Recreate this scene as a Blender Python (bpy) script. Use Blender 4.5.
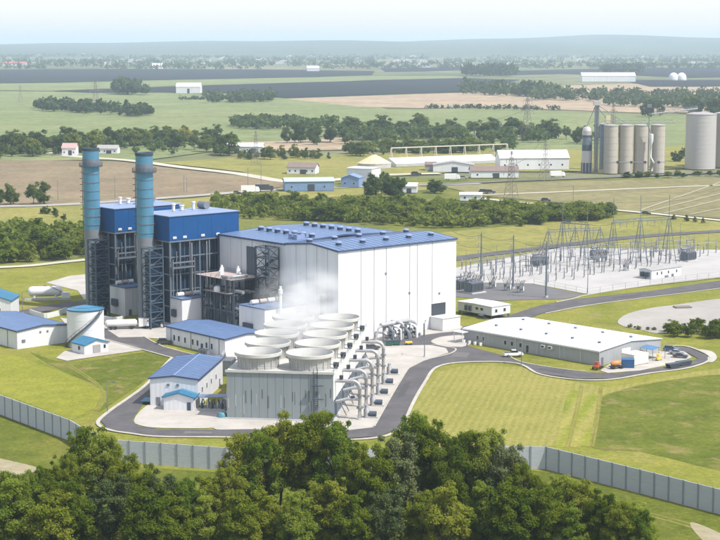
import bpy, math, random
import numpy as np
from mathutils import Vector, Matrix

random.seed(7)
for o in list(bpy.data.objects):
    bpy.data.objects.remove(o)
SC = bpy.context.scene
COL = SC.collection
R = math.radians

# ------------------------------------------------------------------ camera
F_PX, CAM_H = 1650.0, 96.0                 # focal length for a 720 px wide frame, height of the drone
PITCH = math.atan(228 / F_PX)
cam = bpy.data.cameras.new('camera')
cam_o = bpy.data.objects.new('camera', cam)
COL.objects.link(cam_o)
cam.sensor_width = 36
cam.lens = 36 * F_PX / 720
cam.clip_start, cam.clip_end = 1, 90000
cam_o.location = (0, 0, CAM_H)
cam_o.rotation_euler = (math.pi / 2 - PITCH, 0, 0)
SC.camera = cam_o

# ------------------------------------------------------------------ sky, sun, exposure
SUN_AZ, SUN_EL = 118.0, 54.0                # azimuth clockwise from the viewing direction
w = bpy.data.worlds.new('World')
SC.world = w
w.use_nodes = True
wn = w.node_tree.nodes
sky = wn.new('ShaderNodeTexSky')
sky.sky_type = 'NISHITA'
sky.sun_disc = False
sky.sun_elevation = R(SUN_EL)
sky.sun_rotation = R(SUN_AZ)
sky.altitude = 100
sky.air_density = 1.0
sky.dust_density = 1.4
sky.ozone_density = 1.0
veil = wn.new('ShaderNodeMix')                 # bright, even summer haze veils the whole blue sky
veil.data_type = 'RGBA'
veil.inputs[0].default_value = 0.42
veil.inputs[7].default_value = (7.0, 6.85, 6.8, 1)
w.node_tree.links.new(sky.outputs[0], veil.inputs[6])
w.node_tree.links.new(veil.outputs[2], wn['Background'].inputs[0])
wn['Background'].inputs[1].default_value = 0.15
sun = bpy.data.lights.new('sun', 'SUN')
sun.energy = 4.3
sun.angle = R(0.53)
sun.color = (1.0, 0.955, 0.88)
sun_o = bpy.data.objects.new('sun', sun)
COL.objects.link(sun_o)
sd = Vector((math.sin(R(SUN_AZ)) * math.cos(R(SUN_EL)), math.cos(R(SUN_AZ)) * math.cos(R(SUN_EL)), math.sin(R(SUN_EL))))
sun_o.rotation_euler = sd.to_track_quat('Z', 'Y').to_euler()
sun_o.location = sd * 500
SC.view_settings.view_transform = 'Standard'
SC.view_settings.look = 'None'
SC.view_settings.gamma = 1
SC.view_settings.use_curve_mapping = False
SC.view_settings.exposure = 0.5
SC.cycles.max_bounces = 8
SC.cycles.diffuse_bounces = 4
SC.cycles.glossy_bounces = 2
SC.cycles.transmission_bounces = 4
SC.cycles.volume_bounces = 2
SC.cycles.transparent_max_bounces = 6
SC.cycles.use_adaptive_sampling = True
SC.cycles.adaptive_threshold = 0.02
SC.cycles.use_denoising = True
SC.cycles.sample_clamp_indirect = 6

# ------------------------------------------------------------------ survey helpers: photo column/row -> place on the ground
cP, sP = math.cos(PITCH), math.sin(PITCH)


def G(u, v, z=0.0):
    dx, dy = (u - 360) / F_PX, (270 - v) / F_PX
    t = (z - CAM_H) / (-sP + dy * cP)
    return Vector((dx * t, (cP + dy * sP) * t, z))


def rise(u, vb, vt):
    """height of an upright thing whose foot is at row vb and whose top is at row vt"""
    p = G(u, vb)
    k = (270 - vt) / F_PX
    # (y sP + (z-H) cP) = k (y cP - (z-H) sP)
    return CAM_H + p.y * (k * cP - sP) / (cP + k * sP)


# ------------------------------------------------------------------ materials
MATS = {}


def mat(name, col, rough=0.7, metal=0.0, noise=0.0, scale=1.0, col2=None, bump=0.0, bscale=None, spec=0.5, streak=False):
    """plain procedural surface: two tones mixed by noise in object space, optional bump"""
    if name in MATS:
        return MATS[name]
    m = bpy.data.materials.new(name)
    m.use_nodes = True
    nt = m.node_tree
    b = nt.nodes['Principled BSDF']
    b.inputs['Roughness'].default_value = rough
    b.inputs['Metallic'].default_value = metal
    b.inputs['Specular IOR Level'].default_value = spec
    c1 = (*col, 1)
    if noise or col2:
        tc = nt.nodes.new('ShaderNodeTexCoord')
        n = nt.nodes.new('ShaderNodeTexNoise')
        n.inputs['Scale'].default_value = scale
        n.inputs['Detail'].default_value = 6
        n.inputs['Roughness'].default_value = 0.65
        src = tc.outputs['Object']
        if streak:
            mp = nt.nodes.new('ShaderNodeMapping')
            mp.inputs['Scale'].default_value = (1, 1, 0.06)
            nt.links.new(src, mp.inputs[0])
            src = mp.outputs[0]
        nt.links.new(src, n.inputs['Vector'])
        r = nt.nodes.new('ShaderNodeValToRGB')
        r.color_ramp.elements[0].position = 0.32
        r.color_ramp.elements[1].position = 0.68
        c2 = (*col2, 1) if col2 else (*[c * (1 - noise) for c in col], 1)
        r.color_ramp.elements[0].color = c2
        r.color_ramp.elements[1].color = c1
        nt.links.new(n.outputs['Fac'], r.inputs[0])
        nt.links.new(r.outputs[0], b.inputs['Base Color'])
        if bump:
            n2 = nt.nodes.new('ShaderNodeTexNoise')
            n2.inputs['Scale'].default_value = bscale or scale * 6
            n2.inputs['Detail'].default_value = 4
            nt.links.new(tc.outputs['Object'], n2.inputs['Vector'])
            bp = nt.nodes.new('ShaderNodeBump')
            bp.inputs['Strength'].default_value = bump
            bp.inputs['Distance'].default_value = 0.3
            nt.links.new(n2.outputs['Fac'], bp.inputs['Height'])
            nt.links.new(bp.outputs[0], b.inputs['Normal'])
    else:
        b.inputs['Base Color'].default_value = c1
    MATS[name] = m
    return m


def cladding(name, col, col2, pitch=0.9, axis='xy', rough=0.45, metal=0.0, depth=0.06):
    """ribbed sheet metal: fine ribs as relief, slight weathering"""
    if name in MATS:
        return MATS[name]
    m = mat(name, col, rough, metal, 0.1, 0.35, col2, streak=True)
    nt = m.node_tree
    b = nt.nodes['Principled BSDF']
    tc = nt.nodes.new('ShaderNodeTexCoord')
    wv = nt.nodes.new('ShaderNodeTexWave')
    wv.bands_direction = 'DIAGONAL' if axis == 'xy' else axis.upper()
    wv.inputs['Scale'].default_value = 0.314 / pitch * (1.0 if axis != 'xy' else 1.0)
    mp = nt.nodes.new('ShaderNodeMapping')
    if axis == 'xy':
        mp.inputs['Scale'].default_value = (1, 1, 0)
    nt.links.new(tc.outputs['Object'], mp.inputs[0])
    nt.links.new(mp.outputs[0], wv.inputs['Vector'])
    bp = nt.nodes.new('ShaderNodeBump')
    bp.inputs['Strength'].default_value = 0.35
    bp.inputs['Distance'].default_value = depth
    nt.links.new(wv.outputs['Fac'], bp.inputs['Height'])
    nt.links.new(bp.outputs[0], b.inputs['Normal'])
    return m


def grassy(name, cols, scale=0.05, fine=1.2, stripe=None, bump=0.5, patch=None, blotch=1.0):
    """turf: broad patches, fine grain, optional mowing stripes (azimuth, width, colour, amount)"""
    m = bpy.data.materials.new(name)
    m.use_nodes = True
    nt = m.node_tree
    b = nt.nodes['Principled BSDF']
    b.inputs['Roughness'].default_value = 0.95
    b.inputs['Specular IOR Level'].default_value = 0.1
    g = nt.nodes.new('ShaderNodeNewGeometry')
    def noise(s, d=5, ro=0.6):
        n = nt.nodes.new('ShaderNodeTexNoise')
        n.inputs['Scale'].default_value = s
        n.inputs['Detail'].default_value = d
        n.inputs['Roughness'].default_value = ro
        nt.links.new(g.outputs['Position'], n.inputs['Vector'])
        return n.outputs['Fac']
    r = nt.nodes.new('ShaderNodeValToRGB')
    els = r.color_ramp.elements
    while len(els) < len(cols):
        els.new(0.5)
    for i, c in enumerate(cols):
        els[i].position = 0.3 + 0.42 * i / (len(cols) - 1)
        els[i].color = (*c, 1)
    nt.links.new(noise(scale, 8, 0.62), r.inputs[0])
    out = r.outputs[0]
    def mix(a, col, fac, mode='MIX', amount=1.0):
        x = nt.nodes.new('ShaderNodeMix')
        x.data_type = 'RGBA'
        x.blend_type = mode
        if isinstance(fac, (int, float)):
            x.inputs[0].default_value = fac
        else:
            mm = nt.nodes.new('ShaderNodeMath')
            mm.operation = 'MULTIPLY'
            mm.inputs[1].default_value = amount
            nt.links.new(fac, mm.inputs[0])
            nt.links.new(mm.outputs[0], x.inputs[0])
        nt.links.new(a, x.inputs[6])
        if isinstance(col, tuple):
            x.inputs[7].default_value = (*col, 1)
        else:
            nt.links.new(col, x.inputs[7])
        return x.outputs[2]
    if stripe:
        az, wd, col, amt = stripe
        mp = nt.nodes.new('ShaderNodeMapping')
        mp.inputs['Rotation'].default_value = (0, 0, R(az))
        nt.links.new(g.outputs['Position'], mp.inputs[0])
        wv = nt.nodes.new('ShaderNodeTexWave')
        wv.bands_direction = 'X'
        wv.inputs['Scale'].default_value = 0.314 / wd
        wv.inputs['Distortion'].default_value = 0.35
        wv.inputs['Detail'].default_value = 3
        wv.inputs['Detail Scale'].default_value = 0.4
        nt.links.new(mp.outputs[0], wv.inputs['Vector'])
        out = mix(out, col, wv.outputs['Fac'], amount=amt)
    if patch:
        rr = nt.nodes.new('ShaderNodeValToRGB')
        rr.color_ramp.elements[0].position = 0.52
        rr.color_ramp.elements[1].position = 0.66
        nt.links.new(noise(patch[1], 6, 0.7), rr.inputs[0])
        out = mix(out, patch[0], rr.outputs[0], amount=patch[2])
    rr = nt.nodes.new('ShaderNodeValToRGB')
    rr.color_ramp.elements[0].position = 0.34
    rr.color_ramp.elements[1].position = 0.66
    rr.color_ramp.elements[0].color = (1 - 0.20 * blotch, 1 - 0.17 * blotch, 1 - 0.22 * blotch, 1)
    rr.color_ramp.elements[1].color = (1 + 0.16 * blotch, 1 + 0.12 * blotch, 1 + 0.10 * blotch, 1)
    nt.links.new(noise(fine * 0.18, 7, 0.72), rr.inputs[0])
    out = mix(out, rr.outputs[0], 1.0, 'MULTIPLY')
    # fine grain: tone varies blade clump by blade clump
    rr = nt.nodes.new('ShaderNodeValToRGB')
    rr.color_ramp.elements[0].position = 0.3
    rr.color_ramp.elements[1].position = 0.7
    rr.color_ramp.elements[0].color = (0.62, 0.62, 0.6, 1)
    rr.color_ramp.elements[1].color = (1.25, 1.25, 1.2, 1)
    nt.links.new(noise(fine, 8, 0.75), rr.inputs[0])
    out = mix(out, rr.outputs[0], 1.0, 'MULTIPLY')
    nt.links.new(out, b.inputs['Base Color'])
    if bump:
        bp = nt.nodes.new('ShaderNodeBump')
        bp.inputs['Strength'].default_value = bump
        bp.inputs['Distance'].default_value = 0.5
        nt.links.new(noise(fine * 0.7, 6, 0.7), bp.inputs['Height'])
        nt.links.new(bp.outputs[0], b.inputs['Normal'])
    return m


def leafy(name, cols, trans=0.35, scale=0.35):
    m = bpy.data.materials.new(name)
    m.use_nodes = True
    nt = m.node_tree
    nt.nodes.remove(nt.nodes['Principled BSDF'])
    out = nt.nodes['Material Output']
    tc = nt.nodes.new('ShaderNodeTexCoord')
    oi = nt.nodes.new('ShaderNodeObjectInfo')
    n = nt.nodes.new('ShaderNodeTexNoise')
    n.inputs['Scale'].default_value = scale
    n.inputs['Detail'].default_value = 7
    n.inputs['Roughness'].default_value = 0.7
    nt.links.new(tc.outputs['Object'], n.inputs['Vector'])
    ad = nt.nodes.new('ShaderNodeMath')
    ad.operation = 'MULTIPLY_ADD'
    ad.inputs[1].default_value = 0.34
    nt.links.new(oi.outputs['Random'], ad.inputs[0])
    sb = nt.nodes.new('ShaderNodeMath')
    sb.operation = 'SUBTRACT'
    sb.inputs[1].default_value = 0.17
    nt.links.new(n.outputs['Fac'], sb.inputs[0])
    nt.links.new(sb.outputs[0], ad.inputs[2])
    r = nt.nodes.new('ShaderNodeValToRGB')
    els = r.color_ramp.elements
    while len(els) < len(cols):
        els.new(0.5)
    for i, c in enumerate(cols):
        els[i].position = 0.25 + 0.5 * i / (len(cols) - 1)
        els[i].color = (*c, 1)
    nt.links.new(ad.outputs[0], r.inputs[0])
    d = nt.nodes.new('ShaderNodeBsdfDiffuse')
    t = nt.nodes.new('ShaderNodeBsdfTranslucent')
    nt.links.new(r.outputs[0], d.inputs[0])
    nt.links.new(r.outputs[0], t.inputs[0])
    mx = nt.nodes.new('ShaderNodeMixShader')
    mx.inputs[0].default_value = trans
    nt.links.new(d.outputs[0], mx.inputs[1])
    nt.links.new(t.outputs[0], mx.inputs[2])
    nt.links.new(mx.outputs[0], out.inputs['Surface'])
    return m


M_white = cladding('white_cladding', (0.67, 0.675, 0.695), (0.575, 0.585, 0.61), 0.6)
M_offwhite = cladding('offwhite_cladding', (0.66, 0.665, 0.68), (0.57, 0.58, 0.60), 0.6)
M_grey_clad = cladding('grey_cladding', (0.33, 0.34, 0.355), (0.285, 0.295, 0.31), 0.8)
M_roofblue = cladding('blue_metal_roof', (0.115, 0.18, 0.315), (0.085, 0.14, 0.265), 0.8, 'x', 0.38)
M_roofcyan = cladding('cyan_metal_roof', (0.035, 0.175, 0.30), (0.03, 0.145, 0.265), 0.8, 'x', 0.35)
M_trimblue = mat('blue_trim', (0.045, 0.065, 0.14), 0.5)
M_casing = mat('blue_casing', (0.002, 0.064, 0.21), 0.55, 0.0, 0.15, 0.2, spec=0.3)
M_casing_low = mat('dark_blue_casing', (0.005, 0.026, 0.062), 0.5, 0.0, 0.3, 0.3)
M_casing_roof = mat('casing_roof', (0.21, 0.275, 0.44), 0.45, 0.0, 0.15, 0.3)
M_stack = mat('stack_blue', (0.10, 0.27, 0.40), 0.3, 0.35, 0.0, 0.25, (0.085, 0.24, 0.37), streak=True)
M_stackbase = mat('stack_base', (0.185, 0.20, 0.22), 0.7, 0.0, 0.2, 0.3, streak=True)
M_dark = mat('dark_metal', (0.035, 0.042, 0.055), 0.6)
M_steel = mat('galvanised_steel', (0.235, 0.255, 0.285), 0.5, 0.5, 0.25, 0.8)
M_steel_d = mat('weathered_steel', (0.07, 0.095, 0.13), 0.55, 0.3, 0.3, 0.8)
M_steelblue = mat('grey_blue_steel', (0.15, 0.185, 0.23), 0.5, 0.2, 0.2, 0.5)
M_steelmid = mat('blue_grey_steel', (0.065, 0.10, 0.145), 0.5, 0.2, 0.2, 0.5)
M_pipe = mat('pipe_lagging', (0.47, 0.47, 0.48), 0.35, 0.5, 0.2, 0.9)
M_whitepaint = mat('white_paint', (0.66, 0.66, 0.655), 0.4, 0.0, 0.08, 0.6)
M_deck = mat('deck_grating', (0.47, 0.38, 0.36), 0.8, 0.0, 0.3, 0.8)
M_conc = mat('concrete', (0.42, 0.392, 0.36), 0.9, 0.0, 0.2, 0.15, (0.32, 0.30, 0.275), 0.2, 3)
M_conc_g = mat('grey_concrete', (0.44, 0.44, 0.43), 0.9, 0.0, 0.2, 0.2, (0.35, 0.35, 0.35), 0.2, 3)
M_kerb = mat('kerb_concrete', (0.42, 0.395, 0.345), 0.9, 0.0, 0.25, 0.3)
M_asph = mat('asphalt', (0.096, 0.090, 0.095), 0.92, 0.0, 0.0, 0.16, (0.058, 0.055, 0.061), 0.3, 3)
M_gravel = mat('pale_gravel', (0.385, 0.372, 0.362), 0.95, 0.0, 0.0, 0.06, (0.32, 0.31, 0.30), 0.4, 1.5)
M_gravel2 = mat('grey_gravel', (0.33, 0.31, 0.285), 0.95, 0.0, 0.0, 0.05, (0.25, 0.235, 0.22), 0.4, 1.5)
M_gravel3 = mat('dark_gravel', (0.135, 0.13, 0.135), 0.95, 0.0, 0.0, 0.06, (0.10, 0.10, 0.105), 0.4, 1.5)
M_wallconc = mat('wall_panel_concrete', (0.45, 0.475, 0.505), 0.85, 0.0, 0.0, 0.12, (0.375, 0.40, 0.43), 0.15, 2)
M_wallpost = mat('wall_post_concrete', (0.25, 0.27, 0.30), 0.85, 0.0, 0.2, 0.3)
M_glass = mat('window_glass', (0.02, 0.026, 0.035), 0.12, 0.0, spec=0.8)
M_ctface = mat('tower_board', (0.235, 0.265, 0.275), 0.75, 0.0, 0.0, 0.5, (0.20, 0.23, 0.24), streak=True)
M_ctstain = mat('lime_stain', (0.42, 0.43, 0.42), 0.9, 0.0, 0.3, 1.5)
M_ctrust = mat('dark_stain', (0.125, 0.135, 0.135), 0.9, 0.0, 0.3, 1.5)
M_ctdeck = mat('tower_deck', (0.50, 0.495, 0.47), 0.85, 0.0, 0.12, 0.4)
M_fanstack = mat('fan_stack_shell', (0.38, 0.378, 0.365), 0.6, 0.0, 0.0, 0.7, (0.30, 0.297, 0.28), streak=True)
M_louvre = mat('louvre_dark', (0.10, 0.105, 0.11), 0.7, 0.0, 0.3, 0.8)
M_tan = mat('tan_roof', (0.62, 0.53, 0.33), 0.8, 0.0, 0.15, 0.1)
M_beige = mat('pale_beige', (0.52, 0.48, 0.40), 0.8)
M_silo = mat('silo_concrete', (0.40, 0.36, 0.31), 0.85, 0.0, 0.0, 0.1, (0.32, 0.29, 0.25), streak=True)
M_bin = mat('bin_steel', (0.44, 0.425, 0.415), 0.5, 0.25, 0.0, 0.1, (0.46, 0.43, 0.415), streak=True)
M_brownroof = mat('brown_roof', (0.20, 0.15, 0.135), 0.85, 0.0, 0.2, 0.3)
M_blueshed = mat('blue_shed', (0.16, 0.25, 0.42), 0.55, 0.0, 0.15, 0.3)
M_greyroof = mat('grey_roof', (0.33, 0.32, 0.32), 0.7, 0.0, 0.2, 0.3)
M_rubber = mat('tyre_rubber', (0.02, 0.02, 0.02), 0.8)
M_orange = mat('orange_paint', (0.50, 0.19, 0.05), 0.5)
M_red = mat('red_paint', (0.36, 0.07, 0.04), 0.5)
M_bluepaint = mat('blue_paint', (0.03, 0.11, 0.26), 0.5, 0.0, 0.2, 0.8)
M_tarpblue = mat('blue_tarp', (0.08, 0.19, 0.36), 0.6, 0.0, 0.1, 0.5)
M_yellow = mat('yellow_paint', (0.70, 0.50, 0.05), 0.5)
M_green = mat('green_paint', (0.02, 0.09, 0.07), 0.5)
M_insul = mat('porcelain', (0.27, 0.245, 0.25), 0.35)
M_bark = mat('bark', (0.10, 0.08, 0.06), 0.95, 0.0, 0.35, 2.0)
M_wood = mat('weathered_wood', (0.21, 0.19, 0.17), 0.9, 0.0, 0.3, 1.0)

# ------------------------------------------------------------------ mesh helpers


class MB:
    """collects simple shapes and builds them into one mesh"""

    def __init__(s):
        s.v, s.f = [], []

    def add(s, vs, fs):
        n = len(s.v)
        s.v += [tuple(v) for v in vs]
        s.f += [tuple(i + n for i in f) for f in fs]
        return s

    def box(s, x0, y0, z0, x1, y1, z1):
        return s.add([(x0, y0, z0), (x1, y0, z0), (x1, y1, z0), (x0, y1, z0), (x0, y0, z1), (x1, y0, z1), (x1, y1, z1), (x0, y1, z1)],
                     [(0, 3, 2, 1), (4, 5, 6, 7), (0, 1, 5, 4), (1, 2, 6, 5), (2, 3, 7, 6), (3, 0, 4, 7)])

    def prism(s, pts, y0, y1):
        """outline pts (x, z) pushed along y"""
        n = len(pts)
        vs = [(x, y0, z) for x, z in pts] + [(x, y1, z) for x, z in pts]
        fs = [tuple(range(n)), tuple(range(2 * n - 1, n - 1, -1))]
        fs += [(i, i + n, (i + 1) % n + n, (i + 1) % n) for i in range(n)]
        return s.add(vs, fs)

    def prismx(s, pts, x0, x1):
        """outline pts (y, z) pushed along x"""
        n = len(pts)
        vs = [(x0, y, z) for y, z in pts] + [(x1, y, z) for y, z in pts]
        fs = [tuple(range(n - 1, -1, -1)), tuple(range(n, 2 * n))]
        fs += [(i, (i + 1) % n, (i + 1) % n + n, i + n) for i in range(n)]
        return s.add(vs, fs)

    def lathe(s, prof, n=24, c=(0, 0, 0), close=False):
        vs, fs = [], []
        for r, z in prof:
            for k in range(n):
                a = 2 * math.pi * k / n
                vs.append((c[0] + r * math.cos(a), c[1] + r * math.sin(a), c[2] + z))
        m = len(prof)
        for j in range(m - 1):
            for k in range(n):
                fs.append((j * n + k, j * n + (k + 1) % n, (j + 1) * n + (k + 1) % n, (j + 1) * n + k))
        if close:
            fs.append(tuple(range(n - 1, -1, -1)))
            fs.append(tuple((m - 1) * n + k for k in range(n)))
        return s.add(vs, fs)

    def tube(s, path, r, n=8, caps=True):
        path = [Vector(p) for p in path]
        rings = []
        for i, p in enumerate(path):
            d = (path[min(i + 1, len(path) - 1)] - path[max(i - 1, 0)]).normalized()
            a = d.cross(Vector((0, 0, 1)))
            if a.length < 1e-3:
                a = Vector((1, 0, 0))
            a.normalize()
            b = d.cross(a)
            rr = r[i] if isinstance(r, (list, tuple)) else r
            rings.append([p + (a * math.cos(2 * math.pi * k / n) + b * math.sin(2 * math.pi * k / n)) * rr for k in range(n)])
        vs = [v for ring in rings for v in ring]
        fs = []
        for j in range(len(path) - 1):
            for k in range(n):
                fs.append((j * n + k, (j + 1) * n + k, (j + 1) * n + (k + 1) % n, j * n + (k + 1) % n))
        if caps:
            fs.append(tuple(range(n)))
            fs.append(tuple((len(path) - 1) * n + k for k in range(n - 1, -1, -1)))
        return s.add(vs, fs)

    def bar(s, a, b, wd, h=None):
        a, b = Vector(a), Vector(b)
        h = h or wd
        d = (b - a).normalized()
        x = d.cross(Vector((0, 0, 1)))
        if x.length < 1e-3:
            x = Vector((1, 0, 0))
        x.normalize()
        y = d.cross(x)
        vs = []
        for p in (a, b):
            for sx, sy in ((-1, -1), (1, -1), (1, 1), (-1, 1)):
                vs.append(p + x * sx * wd / 2 + y * sy * h / 2)
        return s.add(vs, [(0, 1, 2, 3), (7, 6, 5, 4), (0, 4, 5, 1), (1, 5, 6, 2), (2, 6, 7, 3), (3, 7, 4, 0)])

    def build(s, name, m, parent=None, smooth=False, loc=None):
        me = bpy.data.meshes.new(name)
        me.from_pydata(s.v, [], s.f)
        me.materials.append(m)
        if smooth:
            me.polygons.foreach_set('use_smooth', [True] * len(me.polygons))
            try:
                me.set_sharp_from_angle(angle=R(40))
            except Exception:
                pass
        me.update()
        return link(name, me, parent, loc)


def link(name, me, parent=None, loc=None):
    o = bpy.data.objects.new(name, me)
    COL.objects.link(o)
    if parent is not None:
        o.parent = parent
    if loc is not None:
        o.location = loc
    return o


def tag(o, label=None, cat=None, group=None, kind=None):
    if label:
        o['label'] = label
    if cat:
        o['category'] = cat
    if group:
        o['group'] = group
    if kind:
        o['kind'] = kind
    return o


ORD = 'first second third fourth fifth sixth seventh eighth ninth tenth eleventh twelfth thirteenth fourteenth fifteenth sixteenth seventeenth eighteenth nineteenth twentieth'.split()


def thing(name, label, cat, loc=(0, 0, 0), az=90.0, group=None):
    """an Empty at the thing's base; its local x points along azimuth az (90 = to the right of the view)"""
    o = bpy.data.objects.new(name, None)
    COL.objects.link(o)
    o.location = (loc[0], loc[1], loc[2] if len(loc) > 2 else 0)
    o.rotation_euler = (0, 0, R(90 - az))
    o.empty_display_size = 0.5
    return tag(o, label, cat, group)


UNIT = {}


def unit(kind, m):
    key = (kind, m.name)
    if key not in UNIT:
        b = MB()
        if kind == 'bar':
            b.box(-.5, -.5, 0, .5, .5, 1)
        elif kind == 'rod':
            b.lathe([(.5, 0), (.5, 1)], 10, close=True)
        elif kind == 'box':
            b.box(0, 0, 0, 1, 1, 1)
        me = bpy.data.meshes.new(kind)
        me.from_pydata(b.v, [], b.f)
        me.materials.append(m)
        if kind == 'rod':
            me.polygons.foreach_set('use_smooth', [True] * len(me.polygons))
            me.set_sharp_from_angle(angle=R(40))
        UNIT[key] = me
    return UNIT[key]


def bar(name, a, b, wd, m, parent, h=None, kind='bar'):
    """one straight member from a to b as an object of its own (shared mesh)"""
    a, b = Vector(a), Vector(b)
    d = b - a
    o = bpy.data.objects.new(name, unit(kind, m))
    COL.objects.link(o)
    o.parent = parent
    q = d.to_track_quat('Z', 'Y') if d.xy.length > 1e-4 else (Matrix.Identity(3).to_quaternion() if d.z > 0 else Matrix.Rotation(math.pi, 3, 'X').to_quaternion())
    o.matrix_basis = Matrix.LocRotScale(a, q, Vector((wd, h or wd, d.length)))
    return o


def pbox(name, x0, y0, z0, x1, y1, z1, m, parent):
    o = bpy.data.objects.new(name, unit('box', m))
    COL.objects.link(o)
    o.parent = parent
    o.location = (x0, y0, z0)
    o.scale = (x1 - x0, y1 - y0, z1 - z0)
    return o


def copy_tree(o, parent=None):
    c = o.copy()
    COL.objects.link(c)
    c.parent = parent
    for ch in o.children:
        copy_tree(ch, c)
    return c


def smooth_loop(pts, k=6, closed=True):
    n = len(pts)
    out = []
    rng = range(n) if closed else range(n - 1)
    for i in rng:
        g = (lambda j: pts[j % n]) if closed else (lambda j: pts[min(max(j, 0), n - 1)])
        p0, p1, p2, p3 = g(i - 1), g(i), g(i + 1), g(i + 2)
        for q in range(k):
            t = q / k
            out.append(tuple(0.5 * ((2 * p1[c]) + (-p0[c] + p2[c]) * t + (2 * p0[c] - 5 * p1[c] + 4 * p2[c] - p3[c]) * t * t + (-p0[c] + 3 * p1[c] - 3 * p2[c] + p3[c]) * t ** 3) for c in (0, 1)))
    if not closed:
        out.append(tuple(pts[-1][:2]))
    return out


def sheet(name, pix, z, m, smooth=0, kind='structure', thick=0.0):
    """a flat piece of ground with the outline pix (photo columns/rows laid onto the ground)"""
    pts = [tuple(G(u, v).xy) for u, v in pix]
    if smooth:
        pts = smooth_loop(pts, smooth)
    import bmesh
    bm = bmesh.new()
    vs = [bm.verts.new((x, y, z)) for x, y in pts]
    es = [bm.edges.new((vs[i], vs[(i + 1) % len(vs)])) for i in range(len(vs))]
    bmesh.ops.triangle_fill(bm, use_beauty=True, use_dissolve=False, edges=es, normal=(0, 0, 1))
    for f in bm.faces:
        if f.normal.z < 0:
            f.normal_flip()
    me = bpy.data.meshes.new(name)
    bm.to_mesh(me)
    bm.free()
    me.materials.append(m)
    return tag(link(name, me), kind=kind)


def kerb(pix, wd=0.45, h=0.14, z=0.0, smooth=6, m=None, name='kerb'):
    pts = [Vector((*G(u, v).xy, 0)) for u, v in pix]
    if smooth:
        pts = [Vector((*p, 0)) for p in smooth_loop([tuple(p.xy) for p in pts], smooth, False)]
    vs, fs = [], []
    for i, p in enumerate(pts):
        d = (pts[min(i + 1, len(pts) - 1)] - pts[max(i - 1, 0)]).normalized()
        nrm = Vector((-d.y, d.x, 0))
        for sx, zz in ((-1, z), (-1, z + h), (1, z + h), (1, z)):
            q = p + nrm * sx * wd / 2
            vs.append((q.x, q.y, zz))
    for i in range(len(pts) - 1):
        a, b = 4 * i, 4 * i + 4
        for k in range(3):
            fs.append((a + k, a + k + 1, b + k + 1, b + k))
    me = bpy.data.meshes.new(name)
    me.from_pydata(vs, [], fs)
    me.materials.append(m or M_kerb)
    return tag(link(name, me), kind='structure')


# ================================================================== THE SETTING
M_lawn = grassy('lawn_turf', [(0.135, 0.155, 0.024), (0.19, 0.198, 0.034), (0.24, 0.228, 0.05)], 0.03, 0.9, patch=((0.26, 0.22, 0.10), 0.07, 0.5))
M_mown = grassy('mown_turf', [(0.175, 0.185, 0.036), (0.22, 0.215, 0.05), (0.26, 0.24, 0.068)], 0.025, 1.1, (11, 2.0, (0.30, 0.265, 0.11), 0.42), blotch=0.5)
M_rough = grassy('rough_grass', [(0.075, 0.10, 0.012), (0.11, 0.135, 0.018), (0.15, 0.155, 0.03)], 0.05, 0.7, None, 0.9, ((0.22, 0.18, 0.075), 0.14, 0.85))
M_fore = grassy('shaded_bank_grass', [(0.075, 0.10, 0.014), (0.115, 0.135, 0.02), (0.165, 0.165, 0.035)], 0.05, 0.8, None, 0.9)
M_field_y = grassy('yellow_green_field', [(0.17, 0.18, 0.05), (0.225, 0.215, 0.065), (0.255, 0.22, 0.08)], 0.012, 0.25, None, 0.4)
M_field_g = grassy('green_field', [(0.15, 0.185, 0.08), (0.175, 0.205, 0.095), (0.21, 0.225, 0.11)], 0.006, 0.1, None, 0.2)
M_field_b = grassy('brown_field', [(0.175, 0.135, 0.095), (0.215, 0.165, 0.115), (0.245, 0.20, 0.13)], 0.008, 0.2, (38, 6, (0.19, 0.16, 0.10), 0.5), 0.2)
M_field_t = grassy('tan_green_field', [(0.175, 0.16, 0.085), (0.205, 0.185, 0.10), (0.185, 0.185, 0.08)], 0.007, 0.12, (-48, 9, (0.20, 0.185, 0.085), 0.4), 0.2)
M_field_p = grassy('pink_brown_field', [(0.31, 0.235, 0.175), (0.345, 0.265, 0.20), (0.29, 0.235, 0.16)], 0.004, 0.05, None, 0.0)
M_field_d = grassy('dark_ploughed_field', [(0.011, 0.014, 0.019), (0.015, 0.019, 0.024), (0.021, 0.025, 0.03)], 0.002, 0.03, None, 0.0)  # dark soil; the slight blue is distance haze put into its colour
M_farland = grassy('far_land', [(0.10, 0.125, 0.055), (0.155, 0.165, 0.085), (0.215, 0.195, 0.125)], 0.0011, 0.012, None, 0.0, ((0.05, 0.07, 0.035), 0.0016, 0.8))
M_scrub = grassy('scrub_grass', [(0.085, 0.115, 0.02), (0.14, 0.155, 0.035), (0.19, 0.175, 0.06)], 0.03, 0.4, None, 0.8)
M_dirt = mat('dirt_track', (0.31, 0.26, 0.185), 0.95, 0.0, 0.0, 0.35, (0.21, 0.19, 0.095))
M_track = mat('pale_track', (0.46, 0.43, 0.34), 0.95, 0.0, 0.2, 0.05)
M_hill = grassy('hill_forest', [(0.04, 0.06, 0.028), (0.06, 0.085, 0.04), (0.09, 0.11, 0.055)], 0.0012, 0.006, None, 0.0)


def plain(name, x0, x1, y0, y1, z, m):
    me = bpy.data.meshes.new(name)
    me.from_pydata([(x0, y0, z), (x1, y0, z), (x1, y1, z), (x0, y1, z)], [], [(0, 1, 2, 3)])
    me.materials.append(m)
    return tag(link(name, me), kind='structure')


plain('ground', -24000, 24000, -1500, 44000, -0.3, M_farland)
sheet('meadow', [(-900, 178), (1500, 178), (1100, 900), (-500, 900)], 0.0, M_scrub)
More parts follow.
